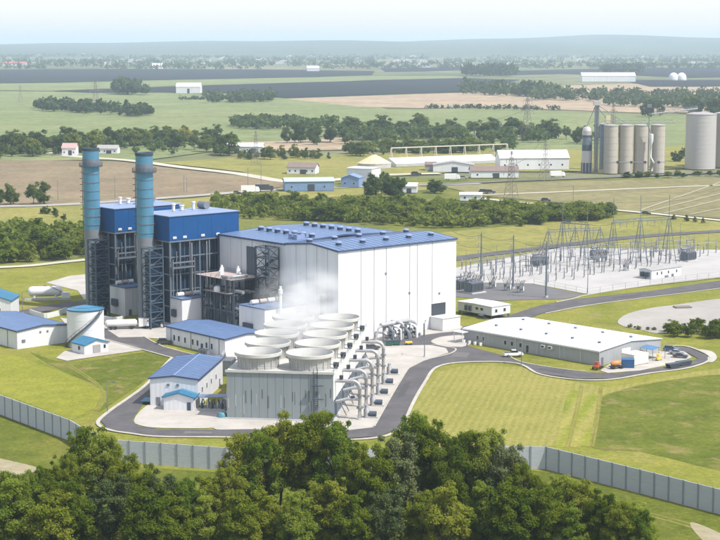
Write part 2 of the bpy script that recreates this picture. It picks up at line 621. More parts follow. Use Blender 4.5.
# --- fields, far to near
fz = 0.5
sheet('dark_field', [(-60, 70), (120, 69), (260, 69.5), (375, 71), (372, 75), (300, 77.6), (180, 79.5), (60, 82.5), (-60, 84)], fz, M_field_d)
sheet('dark_field', [(52, 91.5), (180, 86.5), (300, 83), (380, 80), (462, 78.2), (520, 80), (470, 92), (400, 94), (330, 96.5), (285, 98.2), (250, 94), (180, 92.6), (90, 93.2)], fz, M_field_d)
sheet('dark_field', [(470, 72.5), (560, 69.5), (640, 68), (800, 66.5), (800, 75.5), (690, 78), (620, 75), (560, 74), (500, 75.5)], fz, M_field_d)
sheet('dark_field', [(620, 80), (720, 80), (860, 78), (860, 85), (700, 87), (650, 87)], fz, M_field_d)
sheet('dark_field', [(380, 68), (470, 67), (520, 66), (500, 69), (420, 71.5), (385, 72)], fz, M_field_d)
sheet('pale_field', [(-60, 84.5), (60, 83), (180, 80), (380, 76), (560, 76.5), (470, 78), (300, 82.6), (180, 86), (50, 91), (-60, 90)], 0.45, M_field_g)
sheet('pale_field', [(-80, 91), (50, 92), (180, 93), (285, 98.5), (380, 107), (420, 121), (300, 140), (150, 160), (-120, 162)], 0.40, M_field_g)
sheet('pink_field', [(285, 99), (400, 95), (480, 92.5), (620, 96), (760, 96), (800, 112), (640, 113), (560, 110), (480, 107), (420, 108.5), (360, 107)], 0.45, M_field_p)
sheet('brown_strip_field', [(500, 88), (620, 84), (820, 84), (820, 95), (600, 95), (520, 91)], 0.42, M_field_p)
sheet('green_strip_field', [(370, 110), (480, 108.5), (560, 112), (640, 115), (800, 115), (840, 128), (640, 150), (420, 150), (300, 125)], 0.38, M_field_g)
sheet('yellow_field', [(230, 158), (345, 155), (560, 144), (700, 143), (800, 145), (800, 166), (560, 172), (460, 172), (345, 180), (286, 182), (240, 172), (160, 163)], 0.36, M_field_y)
sheet('tan_patch', [(240, 143), (350, 138), (352, 150), (245, 152)], 0.48, M_field_p)
sheet('brown_field', [(-90, 163), (40, 160.5), (120, 162), (180, 169.5), (240, 176), (287, 183.5), (278, 188), (190, 198), (90, 203.5), (-90, 209)], 0.34, M_field_b)
sheet('tan_field', [(440, 186), (560, 182), (720, 178), (860, 176), (900, 226), (720, 219), (640, 212), (560, 203), (480, 196)], 0.30, M_field_t)
sheet('grass_verge', [(-90, 210), (90, 204.5), (190, 199), (280, 190), (430, 182), (430, 190), (300, 200), (240, 206), (120, 212), (-90, 216)], 0.26, M_field_y)
sheet('yellow_meadow', [(440, 233), (560, 222), (640, 214), (720, 222), (880, 234), (880, 252), (720, 250), (560, 248), (456, 268), (380, 262), (300, 240)], 0.20, M_field_y)
sheet('rough_field', [(-90, 214), (85, 207), (100, 216), (95, 236), (40, 226), (-90, 226)], 0.20, M_field_y)
sheet('plant_lawn', [(-90, 262), (80, 262), (250, 262), (456, 268), (590, 293), (880, 262), (1000, 560), (640, 545), (-300, 545)], 0.05, M_lawn)
# --- mown panels and rough grass round the warehouse
sheet('mown_lawn', [(424, 386), (440, 372), (468, 365), (520, 367), (572, 382), (600, 386), (592, 420), (586, 445), (540, 447), (470, 449), (400, 452), (395, 440)], 0.09, M_mown)
sheet('rough_meadow', [(603, 397), (640, 386), (700, 377), (800, 372), (860, 500), (720, 471), (640, 452), (592, 448), (598, 420)], 0.09, M_rough, 3)
sheet('mown_strip', [(600, 388), (640, 383), (700, 371), (800, 360), (800, 371), (700, 376), (640, 385), (602, 396)], 0.10, M_mown)
sheet('mown_strip', [(568, 389), (601, 396), (596, 420), (590, 447), (556, 447.5), (562, 415)], 0.10, grassy('mown_strip_turf', [(0.15, 0.19, 0.022), (0.195, 0.22, 0.03), (0.23, 0.225, 0.045)], 0.05, 1.0, (16, 5.5, (0.29, 0.26, 0.085), 0.75)))
sheet('mown_lawn', [(-40, 352), (20, 357), (60, 372), (104, 391), (95, 408), (72, 420), (-40, 378)], 0.09, grassy('mown_lawn_turf', [(0.175, 0.19, 0.028), (0.215, 0.22, 0.036), (0.245, 0.235, 0.052)], 0.03, 1.0, (60, 3.0, (0.21, 0.225, 0.028), 0.5)))
sheet('rough_meadow', [(30, 352), (70, 363), (148, 352), (172, 358), (146, 380), (118, 400), (98, 412), (108, 392), (62, 371)], 0.10, M_rough, 3)
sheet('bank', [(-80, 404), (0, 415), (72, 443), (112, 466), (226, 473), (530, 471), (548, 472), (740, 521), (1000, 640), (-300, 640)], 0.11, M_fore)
sheet('dirt_track', [(-40, 452), (0, 459), (34, 467), (44, 473), (20, 478), (-40, 472)], 0.14, M_dirt, 3)
sheet('worn_patch', [(690, 523), (705, 527), (730, 540), (740, 560), (712, 548), (696, 534)], 0.14, M_dirt, 3)
# --- gravel yards
sheet('substation_yard', [(440, 268), (505, 257), (556, 245), (640, 243), (720, 247), (830, 250), (830, 259), (720, 277), (650, 285), (588, 294.5), (533, 284), (440, 282)], 0.16, M_gravel)
sheet('switchyard_gravel', [(440, 282.5), (533, 284.5), (585, 295.5), (566, 299), (530, 300), (500, 301), (440, 296)], 0.17, M_gravel3)
sheet('gravel_pad', [(618, 321), (628, 314), (650, 308.5), (680, 304.5), (720, 299), (800, 292), (800, 318), (720, 327), (690, 333), (660, 334), (640, 330), (622, 326)], 0.15, M_gravel2, 4)
sheet('gravel_apron', [(46, 283), (70, 276), (104, 273), (104, 298), (84, 300), (78, 291)], 0.15, M_conc, 0)
# --- concrete hardstanding
sheet('concrete_apron', [(60, 318), (110, 326), (170, 322), (260, 318), (300, 320), (345, 326), (376, 331), (432, 326), (458, 325), (472, 331), (470, 345), (456, 351), (430, 359), (412, 370), (398, 390), (376, 430), (345, 436), (216, 430), (205, 425), (226, 395), (228, 372), (200, 352), (172, 340), (142, 338), (120, 342), (96, 340), (70, 330)], 0.19, M_conc)
sheet('concrete_apron', [(134, 421), (142, 410), (156, 404), (200, 408), (226, 412), (224, 424), (214, 428.6), (160, 428.6), (140, 426)], 0.20, M_conc, 4)
sheet('concrete_apron', [(64, 352), (56, 358.5), (67, 361.4), (100, 356.5), (147, 350), (122, 341), (104, 338), (76, 348)], 0.20, M_conc)
sheet('concrete_apron', [(600, 371), (608, 373.5), (640, 371), (676, 364), (692, 358), (684, 351), (668, 350), (620, 358)], 0.18, M_conc)
# --- asphalt
sheet('road', [(100, 421), (112, 411), (128, 400), (147, 385.5), (172, 359), (142, 349.5), (106, 339.5), (100, 335), (106, 329.5), (119, 338), (144, 337.5), (164, 348), (200, 357), (172, 372), (150, 396), (140, 409), (132, 421), (138, 427), (160, 430), (216, 430.5), (250, 430), (340, 432), (374, 428), (398, 387), (409, 369), (424, 361.5), (449, 354), (446, 348.5), (431, 345.5), (398, 346), (382, 345.3), (384, 341.5), (412, 337.3), (440, 333.4), (459, 331.5), (463, 327), (485, 323), (515, 314), (540, 306), (572, 300), (650, 291.5), (720, 281), (830, 264), (830, 270), (720, 288), (602, 303), (545, 313), (530, 318), (500, 326), (470, 333), (466, 336), (468, 346.5), (480, 350), (510, 358), (524, 364), (560, 370), (587, 373), (616, 374), (653, 369.5), (687, 363.5), (698, 359), (687, 353), (668, 351), (668, 347.2), (688, 348), (707, 356), (708, 361), (687, 368), (649, 373), (612, 379), (578, 379.5), (540, 374), (516, 363), (466, 362), (436, 367), (424, 382), (412, 404), (401, 428), (380, 437), (330, 440), (230, 437), (160, 436.5), (130, 433.5), (108, 429.5)], 0.23, M_asph)
sheet('road', [(6, 314), (40, 307), (68, 302), (90, 302), (90, 305.5), (60, 309), (36, 314), (24, 319), (10, 320)], 0.23, M_asph)
sheet('traffic_island', [(431, 342.3), (436, 339), (446, 336.8), (464, 336.5), (466, 346.5), (452, 347.5), (440, 346)], 0.26, M_conc, 3)
# --- repairs and worn spots in the asphalt
M_asph2 = mat('asphalt_repair', (0.062, 0.059, 0.064), 0.9, 0.0, 0.0, 0.3, (0.05, 0.048, 0.052))
M_asph3 = mat('worn_asphalt', (0.125, 0.117, 0.115), 0.93, 0.0, 0.0, 0.25, (0.10, 0.094, 0.094))
for k, pp_ in enumerate(([(455, 352.5), (470, 353.5), (467, 358), (450, 357.5)], [(404, 384), (411, 382), (404, 397), (396, 399)], [(185, 432), (212, 432.4), (212, 434.5), (183, 434.2)], [(540, 368.6), (566, 372.6), (563, 374.5), (536, 370.2)], [(126, 343.5), (140, 346.5), (136, 347.8), (122, 344.6)], [(610, 298), (640, 294.6), (644, 296), (614, 299.4)])):
    sheet('asphalt_patch', pp_, 0.236, M_asph2 if k % 2 else M_asph3)
# --- kerbs
kerb([(172, 358.4), (147, 384.5), (128, 399), (112, 410), (99, 421), (100, 427), (112, 431.5), (130, 434.3), (160, 437.5), (230, 438.2), (330, 441), (382, 437.6), (403, 428)], 1.0, 0.15, 0.2)
kerb([(403, 428), (413, 404), (425, 383), (437, 367.8), (466, 362.8), (516, 364), (540, 375), (578, 380.5), (612, 380), (649, 374), (687, 368.8), (709, 361.4), (708, 355.5), (688, 347.4), (668, 346.4)], 0.9, 0.15, 0.2)
kerb([(106, 340), (142, 350.2), (172, 358.4)], 0.6, 0.15, 0.2, 0)
kerb([(545, 314), (602, 303.8), (720, 288.8), (800, 276)], 0.6, 0.15, 0.2, 3)
kerb([(556, 302.5), (572, 299.3), (590, 294.8), (650, 285.6), (720, 277.5), (800, 264)], 0.7, 0.15, 0.14, 3)
kerb([(432, 345), (448, 347.8), (456, 350), (449, 354.6), (424, 361), (409, 368.6), (397, 387), (374, 427.5)], 0.5, 0.15, 0.2, 4)
kerb([(510, 357.4), (524, 363.4), (560, 369.4), (587, 372.4)], 0.5, 0.15, 0.2, 3)
kerb([(144, 337), (164, 347.6), (200, 356.6)], 0.5, 0.15, 0.2, 2)
sheet('concrete_apron', [(698, 350), (712, 352), (717, 358), (712, 363), (706, 361), (708, 356)], 0.21, M_conc, 3)
# --- tracks, lanes and the railway
def lane(name, pix, wd, m, z, smooth=4):
    pts = smooth_loop([tuple(G(u, v).xy) for u, v in pix], smooth, False)
    vs, fs = [], []
    for i, p in enumerate(pts):
        a, b = Vector(pts[max(i - 1, 0)]), Vector(pts[min(i + 1, len(pts) - 1)])
        d = (b - a).normalized()
        n = Vector((-d.y, d.x)) * wd / 2
        vs += [(p[0] - n.x, p[1] - n.y, z), (p[0] + n.x, p[1] + n.y, z)]
    for i in range(len(pts) - 1):
        fs.append((2 * i, 2 * i + 1, 2 * i + 3, 2 * i + 2))
    me = bpy.data.meshes.new(name)
    me.from_pydata(vs, [], fs)
    me.materials.append(m)
    return tag(link(name, me), kind='structure')


lane('country_road', [(40, 152), (70, 156.5), (130, 161), (180, 167.5), (240, 174.5), (288, 182.5), (330, 181), (372, 176), (440, 174)], 12, M_track, 0.55)
lane('country_road', [(-80, 207.5), (0, 207), (60, 205.5), (130, 201), (200, 196), (260, 191.3), (330, 188), (420, 186), (480, 184)], 11, M_gravel2, 0.55)
lane('railway_bed', [(420, 186.5), (500, 182), (580, 179), (660, 175.5), (740, 172)], 9, M_gravel3, 0.60)
lane('farm_track', [(470, 196), (560, 192.5), (640, 189), (740, 185)], 5, M_track, 0.50)
lane('farm_track', [(480, 199), (530, 204), (580, 207.5), (640, 213), (700, 219), (760, 225)], 6, M_track, 0.50)
M_wheel = mat('wheel_track_soil', (0.30, 0.28, 0.19), 0.95, 0.0, 0.2, 0.1)
for a, b in (((640, 211), (740, 176)), ((650, 212), (760, 184)), ((664, 214), (780, 186)), ((690, 215), (790, 196))):
    lane('wheel_track', [a, b], 2.0, M_wheel, 0.50, 1)
lane('access_road', [(440, 262), (480, 256), (540, 249), (620, 239), (700, 233), (780, 229)], 9, M_asph, 0.45)
lane('farm_lane', [(-60, 270), (20, 267), (60, 263), (90, 260)], 6, M_track, 0.4)

M_rut = grassy('worn_rut', [(0.165, 0.17, 0.035), (0.20, 0.19, 0.05), (0.235, 0.21, 0.07)], 0.15, 1.2)
for a, b in (((602, 388), (593, 447)), ((599.5, 388), (590, 447)), ((583, 386.5), (569, 447)), ((580.5, 386), (566, 447))):
    lane('wheel_rut', [a, ((a[0] + b[0]) / 2 + .8, (a[1] + b[1]) / 2), b], 0.55, M_rut, 0.115, 5)
for a, b, c in (((70, 365), (104, 392), (88, 428)), ((67.5, 366), (101.5, 392), (85, 427))):
    lane('wheel_rut', [a, b, c], 0.5, M_rut, 0.125, 8)
lane('wheel_rut', [(545, 486), (600, 503), (660, 516), (700, 527)], 0.6, M_rut, 0.13, 4)
lane('wheel_rut', [(543, 488.5), (598, 505.5), (658, 518.5), (698, 530)], 0.6, M_rut, 0.13, 4)

# --- hills on the skyline
hv, hf = [], []
NX, NY = 120, 12
for j in range(NY):
    y = 10500 + j * 700
    for i in range(NX):
        x = -9000 + 18000 * i / (NX - 1)
        u = 360 + F_PX * x / y
        prof = 0.74 + 0.32 * max(0, min(1, (u - 180) / 240)) + 0.17 * math.exp(-((u - 600) / 110) ** 2)
        amp = 138 * prof * math.sin(math.pi * min(1, (j + 0.0) / (NY - 1)) * 0.5) if j else 0
        amp *= 0.88 + 0.12 * math.sin(x / 700 + j * .4) + 0.04 * math.sin(x / 230 + j * .3)
        hv.append((x, y, -0.5 + max(0, amp) * (1.0 if j < NY - 1 else 0.7)))
for j in range(NY - 1):
    for i in range(NX - 1):
        a = j * NX + i
        hf.append((a, a + 1, a + NX + 1, a + NX))
me = bpy.data.meshes.new('hills')
me.from_pydata(hv, [], hf)
me.materials.append(M_hill)
me.polygons.foreach_set('use_smooth', [True] * len(me.polygons))
tag(link('hills', me), kind='structure')
#PART2
# ================================================================== THE POWER BLOCK
AZ = 49.0        # grid of the power block: local x runs to the back right, local y to the back left
CT_AZ = 97.0     # cooling tower and its neighbours: local x runs across the view, local y away from it


def wall_panels(t, x0, y0, x1, y1, z0, z1, n, m, gap=0.26, th=0.14, name='wall_panel', tops=None, cuts=None):
    """n cladding sheets side by side along the line (x0,y0)-(x1,y1), proud of a core wall on their right-hand side"""
    a, b = Vector((x0, y0)), Vector((x1, y1))
    d = (b - a)
    L = d.length
    d.normalize()
    nr = Vector((d.y, -d.x))                      # outward
    if cuts is None:
        cuts = list(range(n + 1))
    else:
        n = len(cuts) - 1
        cuts = [c * n for c in cuts]
    for k in range(n):
        s0, s1 = L * cuts[k] / n + (gap / 2 if k else 0), L * cuts[k + 1] / n - (gap / 2 if k < n - 1 else 0)
        p, q = a + d * s0, a + d * s1
        mb = MB()
        zt = lambda s: z1 if tops is None else tops(s / L)
        pts = []
        for (pp, s) in ((p, s0), (q, s1)):
            pts.append((pp, z0, s))
        mid = []
        if tops is not None and s0 < L / 2 < s1:
            mid = [L / 2]
        st = [s0] + mid + [s1]
        vs, fs = [], []
        for off in (0.0, th):
            for s in st:
                pp = a + d * s + nr * off
                vs.append((pp.x, pp.y, z0))
            for s in st:
                pp = a + d * s + nr * off
                vs.append((pp.x, pp.y, zt(s)))
        c = len(st)
        for i in range(c - 1):
            fs.append((2 * c + i, 2 * c + i + 1, 3 * c + i + 1, 3 * c + i))
            fs.append((c + i, c + i + 1, 3 * c + i + 1, 3 * c + i)[::-1])
        fs.append((0, 2 * c, 3 * c, c))
        fs.append((c - 1, 2 * c - 1, 4 * c - 1, 3 * c - 1))
        mb.add(vs, fs)
        mb.build(name, m, t)


def gable_roof(t, x0, x1, y0, y1, ze, zr, m, along='x', over=0.4, th=0.25, name='roof', trim=None, halves=True):
    """two roof sheets with a ridge along x or y; each slope is a part of its own with an eaves trim under it"""
    x0, x1, y0, y1 = x0 - over, x1 + over, y0 - over, y1 + over
    out = []
    if m in (M_roofblue, M_roofcyan):
        sp = 1.5 if (x1 - x0) < 45 else 2.6
        if along == 'x':
            ym = (y0 + y1) / 2
            for k in range(1, int((x1 - x0) / sp)):
                for ya in (y0, y1):
                    bar('roof_seam', (x0 + k * sp, ya, ze + th + .03), (x0 + k * sp, ym, zr + th + .03), .13, m, t, .1)
        else:
            xm = (x0 + x1) / 2
            for k in range(1, int((y1 - y0) / sp)):
                for xa in (x0, x1):
                    bar('roof_seam', (xa, y0 + k * sp, ze + th + .03), (xm, y0 + k * sp, zr + th + .03), .13, m, t, .1)
    if along == 'x':
        ym = (y0 + y1) / 2
        for (ya, yb) in ((y0, ym), (y1, ym)):
            mb = MB()
            vs = [(x0, ya, ze), (x1, ya, ze), (x1, yb, zr), (x0, yb, zr)]
            vs += [(x, y, z + th) for x, y, z in vs]
            mb.add(vs, [(0, 1, 2, 3), (4, 7, 6, 5), (0, 4, 5, 1), (1, 5, 6, 2), (2, 6, 7, 3), (3, 7, 4, 0)])
            out.append(mb.build(name + '_slope', m, t))
        for (ya, yb) in ((y0, ym), (y1, ym)):
            if trim:
                for xx in (x0 - .06, x1 - .06):
                    bar('roof_trim', (xx + .06, ya, ze + th / 2 - .05), (xx + .06, yb, zr + th / 2 - .05), 0.16, trim, t, th + 0.25)
                s = -1 if ya < yb else 1
                bar('roof_trim', (x0, ya + s * .05, ze + th / 2 - .05), (x1, ya + s * .05, ze + th / 2 - .05), 0.16, trim, t, th + 0.25)
    else:
        xm = (x0 + x1) / 2
        for (xa, xb) in ((x0, xm), (x1, xm)):
            mb = MB()
            vs = [(xa, y0, ze), (xa, y1, ze), (xb, y1, zr), (xb, y0, zr)]
            vs += [(x, y, z + th) for x, y, z in vs]
            mb.add(vs, [(0, 1, 2, 3), (4, 7, 6, 5), (0, 4, 5, 1), (1, 5, 6, 2), (2, 6, 7, 3), (3, 7, 4, 0)])
            out.append(mb.build(name + '_slope', m, t))
            if trim:
                for yy in (y0, y1):
                    bar('roof_trim', (xa, yy, ze + th / 2 - .05), (xb, yy, zr + th / 2 - .05), 0.16, trim, t, th + 0.25)
                s = -1 if xa < xb else 1
                bar('roof_trim', (xa + s * .05, y0, ze + th / 2 - .05), (xa + s * .05, y1, ze + th / 2 - .05), 0.16, trim, t, th + 0.25)
    return out


def shell(t, L, W, ze, zr, m, along='x', name='wall', z0=0.0):
    """four outer walls with gable ends as separate parts"""
    th = 0.2
    if along == 'x':
        for yy in (0, W - th):
            MB().box(0, yy, z0, L, yy + th, ze).build(name, m, t)
        for xx in (0.003, L - th - 0.003):
            MB().prismx([(th + .003, z0), (W - th - .003, z0), (W - th - .003, ze), (W / 2, zr - .02), (th + .003, ze)], xx, xx + th).build('gable_' + name, m, t)
    else:
        for xx in (0, L - th):
            MB().box(xx, 0, z0, xx + th, W, ze).build(name, m, t)
        for yy in (0.003, W - th - 0.003):
            MB().prism([(th + .003, z0), (L - th - .003, z0), (L - th - .003, ze), (L / 2, zr - .02), (th + .003, ze)], yy, yy + th).build('gable_' + name, m, t)


def window(t, x, y, z, wd, h, face, frame=M_whitepaint, name='window'):
    """pane with a frame, on a wall that faces -y ('y'), -x ('x') or +x ('X')"""
    e = 0.07
    if face == 'y':
        p = MB().box(x, y - .05, z, x + wd, y + .02, z + h).build(name, M_glass, t)
        fr = MB().box(x - e, y - .09, z - e, x + wd + e, y - .001, z).box(x - e, y - .09, z + h, x + wd + e, y - .001, z + h + e).box(x - e, y - .09, z, x, y - .001, z + h).box(x + wd, y - .09, z, x + wd + e, y - .001, z + h)
    else:
        s = -1 if face == 'x' else 1
        p = MB().box(min(x + s * .05, x - s * .02), y, z, max(x + s * .05, x - s * .02), y + wd, z + h).build(name, M_glass, t)
        xa, xb = sorted((x + s * .001, x + s * .09))
        fr = MB().box(xa, y - e, z - e, xb, y + wd + e, z).box(xa, y - e, z + h, xb, y + wd + e, z + h + e).box(xa, y - e, z, xb, y, z + h).box(xa, y + wd, z, xb, y + wd + e, z + h)
    fr.build('frame', frame, p)
    return p


def roof_vent(t, x, y, z, wd=1.6, h=1.3):
    """curb with a mushroom cowl"""
    v = MB().box(x - wd * .38, y - wd * .38, z - .3, x + wd * .38, y + wd * .38, z + h * .6).build('roof_vent', M_steel_d, t)
    MB().lathe([(wd * .36, h * .6), (wd * .62, h * .62), (wd * .6, h * .82), (wd * .35, h), (0.01, h)], 10, (x, y, z)).build('cowl', M_casing_roof, v, True)
    return v


# ---------------------------------------------------------------- turbine hall
HALL = (-6.9, 522.1)
HL, HD, HH = 52.45, 27.0, 29.7
CUTS = [0, .182, .29, .391, .592, .657, .788, 1]
t = thing('turbine_hall', 'huge white ribbed hall with pale blue roof, the tallest white building', 'building', HALL, AZ)
core = MB()
core.prismx([(0.15, 0), (HD - .15, 0), (HD - .15, HH - .1), (HD / 2, HH + 1.2), (0.15, HH - .1)], 0.15, HL - 0.15)
core.build('core_wall', M_greyroof, t)
wall_panels(t, 0, 0.15, HL, 0.15, 0, HH - .05, 9, M_white, cuts=CUTS)
wall_panels(t, 0.15, HD, 0.15, 0, 0, HH, 5, M_white, tops=lambda s: HH + 1.2 * (1 - abs(2 * s - 1)))
gable_roof(t, 0, HL, 0, HD, HH, HH + 1.35, M_roofblue, 'x', 0.3, 0.3, trim=M_trimblue)
# lower-lying back wing runs on to the left behind the boiler
WD0, WD1 = HD + 0.3, 64.6
MB().box(0.6, WD0, 0, HL - 1, WD1, HH - .3).build('wing_core', M_greyroof, t)
wall_panels(t, 0.6, WD1, 0.6, WD0, 0, HH - .3, 6, M_offwhite)
gable_roof(t, 0.4, HL - .8, WD0 + .4, WD1, HH - .25, HH + 1.0, M_roofblue, 'y', 0.3, 0.3, name='wing_roof', trim=M_trimblue)
for k in range(5):
    roof_vent(t, 6 + k * 10.3, 7.0, HH + 0.95, 1.8, 1.3)
    roof_vent(t, 4 + k * 10.8, 19.5, HH + 1.0, 1.8, 1.3)
for k in range(7):
    roof_vent(t, 14.5, 31 + k * 4.7, HH + 0.9, 1.9, 1.4)
    roof_vent(t, 35.0, 31 + k * 4.7, HH + 1.0, 1.9, 1.4)
for yy in (31.0, 33.6):
    o = MB().box(8.0, yy, HH + .3, 11.5, yy + 2.0, HH + 2.1).build('roof_unit', M_casing_roof, t)
    MB().lathe([(.8, 2.1), (.8, 2.4), (.5, 2.42)], 10, (9.7, yy + 1, HH)).build('fan_ring', M_steel_d, o)
# tall louvre in the wing, then the dark stair tower against the wall
lo = MB().box(0.30, 43.5, 12, 0.44, 49, 27).build('louvre_panel', M_steel_d, t)
for k in range(6):
    MB().box(0.15, 43.6 + k * .9, 12.1, 0.30, 44.1 + k * .9, 26.9).build('louvre_blade', M_steelblue, lo)
# loading door with a white enclosure in front
dr = MB().box(41.0, -0.06, 4.2, 47.6, 0.0, 8.6).build('loading_door', M_dark, t)
MB().box(40.8, -0.12, 8.6, 47.8, 0.005, 8.9).build('door_lintel', M_whitepaint, dr)
MB().box(40.4, -6.2, 0.25, 48.6, -0.1, 4.3).build('enclosure', M_whitepaint, t)
MB().box(40.2, -6.4, 4.3, 48.8, -0.1, 4.5).build('enclosure_roof', M_whitepaint, t)
for (xx, zz) in ((44.3, 11.5), (20, 20.5), (30.5, 13)):
    MB().box(xx, -.16, zz, xx + .7, 0, zz + .7).build('wall_box', M_steel, t)
# man door and bollards
MB().box(49.6, -.1, 0.2, 50.6, -.0, 2.4).build('man_door', M_steel, t)


def stair_tower(name, label, loc, az, wd, dp, h, levels, m, group=None, dark=M_steel_d):
    """steel frame with landings, flights and cross bracing; every member is a part"""
    t = thing(name, label, 'stair tower', loc, az, group)
    for x in (0, wd):
        for y in (0, dp):
            bar('column', (x, y, 0), (x, y, h), .38, m, t)
    if name == 'stack_stair_tower':
        MB().box(wd * .22, dp * .3, 0, wd - .25, dp - .25, h - 1.5).build('inner_duct', M_casing_low, t)
    dz = h / levels
    for k in range(levels):
        z0, z1 = k * dz, (k + 1) * dz
        for a, b in (((0, 0), (wd, 0)), ((wd, 0), (wd, dp)), ((wd, dp), (0, dp)), ((0, dp), (0, 0))):
            bar('beam', (*a, z1 - .2), (*b, z1 - .2), .24, m, t, .3)
        s = k % 2
        for (a, b) in (((0, -.0), (wd, -.0)), ((0, dp), (0, 0)), ((wd, 0), (wd, dp)), ((wd, dp), (0, dp))):
            p, q = (a, b) if s else (b, a)
            bar('brace', (*p, z0), (*q, z1 - .2), .18, m, t)
        bar('landing', (wd * .5, dp * (.1 if s else .9), z1 - .35), (wd * .5, dp * (.32 if s else .68), z1 - .35), wd * .92, dark, t, .12)
        bar('stair_flight', (wd * .3 if s else wd * .7, dp * (.2 if s else .8), z0 + .1), (wd * .3 if s else wd * .7, dp * (.8 if s else .2), z1 - .3), wd * .4, dark, t, .3)
        for y in (0, dp):
            bar('handrail', (0, y, z1 + .8), (wd, y, z1 + .8), .07, M_steel, t)
        for x in (0, wd):
            bar('handrail', (x, 0, z1 + .8), (x, dp, z1 + .8), .07, M_steel, t)
    return t


def loc_at(base, az, lx, ly):
    """world place of local (lx, ly) in a frame whose x axis has azimuth az"""
    a = R(az)
    return (base[0] + lx * math.sin(a) - ly * math.cos(a), base[1] + lx * math.cos(a) + ly * math.sin(a))


stair_tower('hall_stair_tower', 'dark steel stair tower against the shaded side of the white hall', loc_at(HALL, AZ, -4.6, 30.2), AZ, 4.2, 7.2, 28.5, 8, M_steel_d)

# ---------------------------------------------------------------- the two boilers with their stacks
HR = [((-65.0, 558.7), 'nearer'), (loc_at((-65.0, 558.7), AZ, 0, 34.2), 'farther')]
SH = 58.5


def boiler(i, base, which):
    t = thing('heat_recovery_boiler', f'bright blue boiler casing on pale steel columns, the {which} of the two', 'boiler', base, AZ, 'blue boilers beside the stacks')
    L, W, z0, z1 = 29.5, 18.0, 28.6, 37.0
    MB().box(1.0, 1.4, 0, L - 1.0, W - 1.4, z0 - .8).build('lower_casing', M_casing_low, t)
    MB().box(0, 0, z0, L, W, z1).build('upper_casing', M_casing, t)
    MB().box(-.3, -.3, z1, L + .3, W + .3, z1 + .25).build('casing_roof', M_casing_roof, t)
    MB().box(-.2, -.2, z0 - .45, L + .2, W + .2, z0 - .02).build('ring_beam', M_steel, t)
    for k in range(6):                               # sheet joints on the front
        pbox('casing_seam', L * k / 5 - (.08 if k == 5 else -.02), -.05, z0 + .05, L * k / 5 + (0 if k == 5 else .12), 0, z1 - .05, M_casing, t)
    for k in range(5):
        x = [1.4, 5.6, 13.2, 19.6, 27.8][k]
        v = MB().box(x, -.30, z0 + .7, x + 1.4, -.0, z0 + 1.5).build('wall_vent', M_whitepaint, t)
        MB().box(x + .15, -.34, z0 + .85, x + 1.25, -.3, z0 + 1.0).build('vent_slot', M_steel, v)
    for k in range(11):
        bar('casing_stiffener', (1.6 + k * 2.63, 1.25, .2), (1.6 + k * 2.63, 1.25, z0 - 1), .35, M_steelmid, t)
    for k in range(8):
        x = .4 + k * (L - .8) / 7
        bar('column', (x, .35, 0), (x, .35, z0 - .4), .5, M_steel if k % 2 == 0 else M_steelblue, t)
        bar('column', (x, W - .35, 0), (x, W - .35, z0 - .4), .5, M_steel, t)
    for k in range(1, 4):
        bar('column', (.35, .35 + k * (W - .7) / 4, 0), (.35, .35 + k * (W - .7) / 4, z0 - .4), .5, M_steel, t)
    for z in (6, 11.5, 17, 23):
        bar('girt', (.4, .30, z), (L * (.45 if z == 11.5 else .98), .30, z), .3, M_steelblue, t, .4)
        bar('girt', (.30, .4, z), (.30, W - .4, z), .3, M_steelblue, t, .4)
    # pale pipes and the two platform frames seen near the corner
    for x, zt in ((2.6, 25), (4.0, 26), (9.0, 27.5), (15.3, 27.6), (22.6, 27.6), (25.9, 27.6)):
        bar('downcomer_pipe', (x, -.35, 4), (x, -.35, zt), .42, M_pipe if x > 5 else M_steelblue, t, kind='rod')
    for z in (19.5, 21.3):
        bar('platform_beam', (0, -1.8, z), (9.2, -1.8, z), .22, M_steel, t, .5)
        for x in (0.2, 9.0):
            bar('platform_arm', (x, -1.8, z), (x, .3, z), .22, M_steel, t, .4)
    bar('platform_floor', (0, -.9, 19.75), (9.2, -.9, 19.75), 1.8, M_steel_d, t, .12)
    for x in (0.1, 9.1):
        bar('platform_post', (x, -1.8, 8), (x, -1.8, 22.5), .3, M_steel, t)
    for x in (0.1, 3, 6, 9.1):
        bar('platform_post', (x, -1.8, 21.3), (x, -1.8, 22.6), .1, M_steel, t)
    for x, h, r in ((11, 2.6, .55), (14.5, 2.0, .7), (19.5, 2.9, .55)):
        v = MB().lathe([(r, 0), (r, h * .8), (r * 1.35, h * .82), (r * 1.35, h)], 12, (x, 13.2, z1 + .25), True).build('vent_silencer', M_whitepaint, t, True)
        MB().lathe([(r * 1.5, 0), (r * 1.5, .12)], 12, (x, 13.2, z1 + .25), True).build('flange', M_steel, v)
    dr = MB().tube([(24.2, 11.6, z1 + 1.6), (24.2, 15.8, z1 + 1.6)], 1.35, 14).build('steam_drum', M_steel, t, True)
    for y in (12.4, 15):
        MB().box(23.6, y - .2, z1 + .25, 24.8, y + .2, z1 + .6).build('saddle', M_steel_d, dr)
    for y0 in (0.0, W):
        bar('roof_rail', (0, y0, z1 + 1.3), (L, y0, z1 + 1.3), .06, M_steel, t)
    # inlet duct that tapers towards the hall
    MB().prism([(L - 1, 6), (L + 10, 3), (L + 10, 10), (L - 1, 25)], 4, W - 4).build('inlet_duct', M_steel_d, t)
    # slanted pale legs at the far end
    for s, (xa, xb) in enumerate(((L + 1.6, L - .2), (L + 2.6, L + .2))):
        bar('slanted_leg', (xa, .3 + s * 1.5, 12), (xb, .3 + s * 1.5, z0 - .3), .5, M_whitepaint, t)
    return t


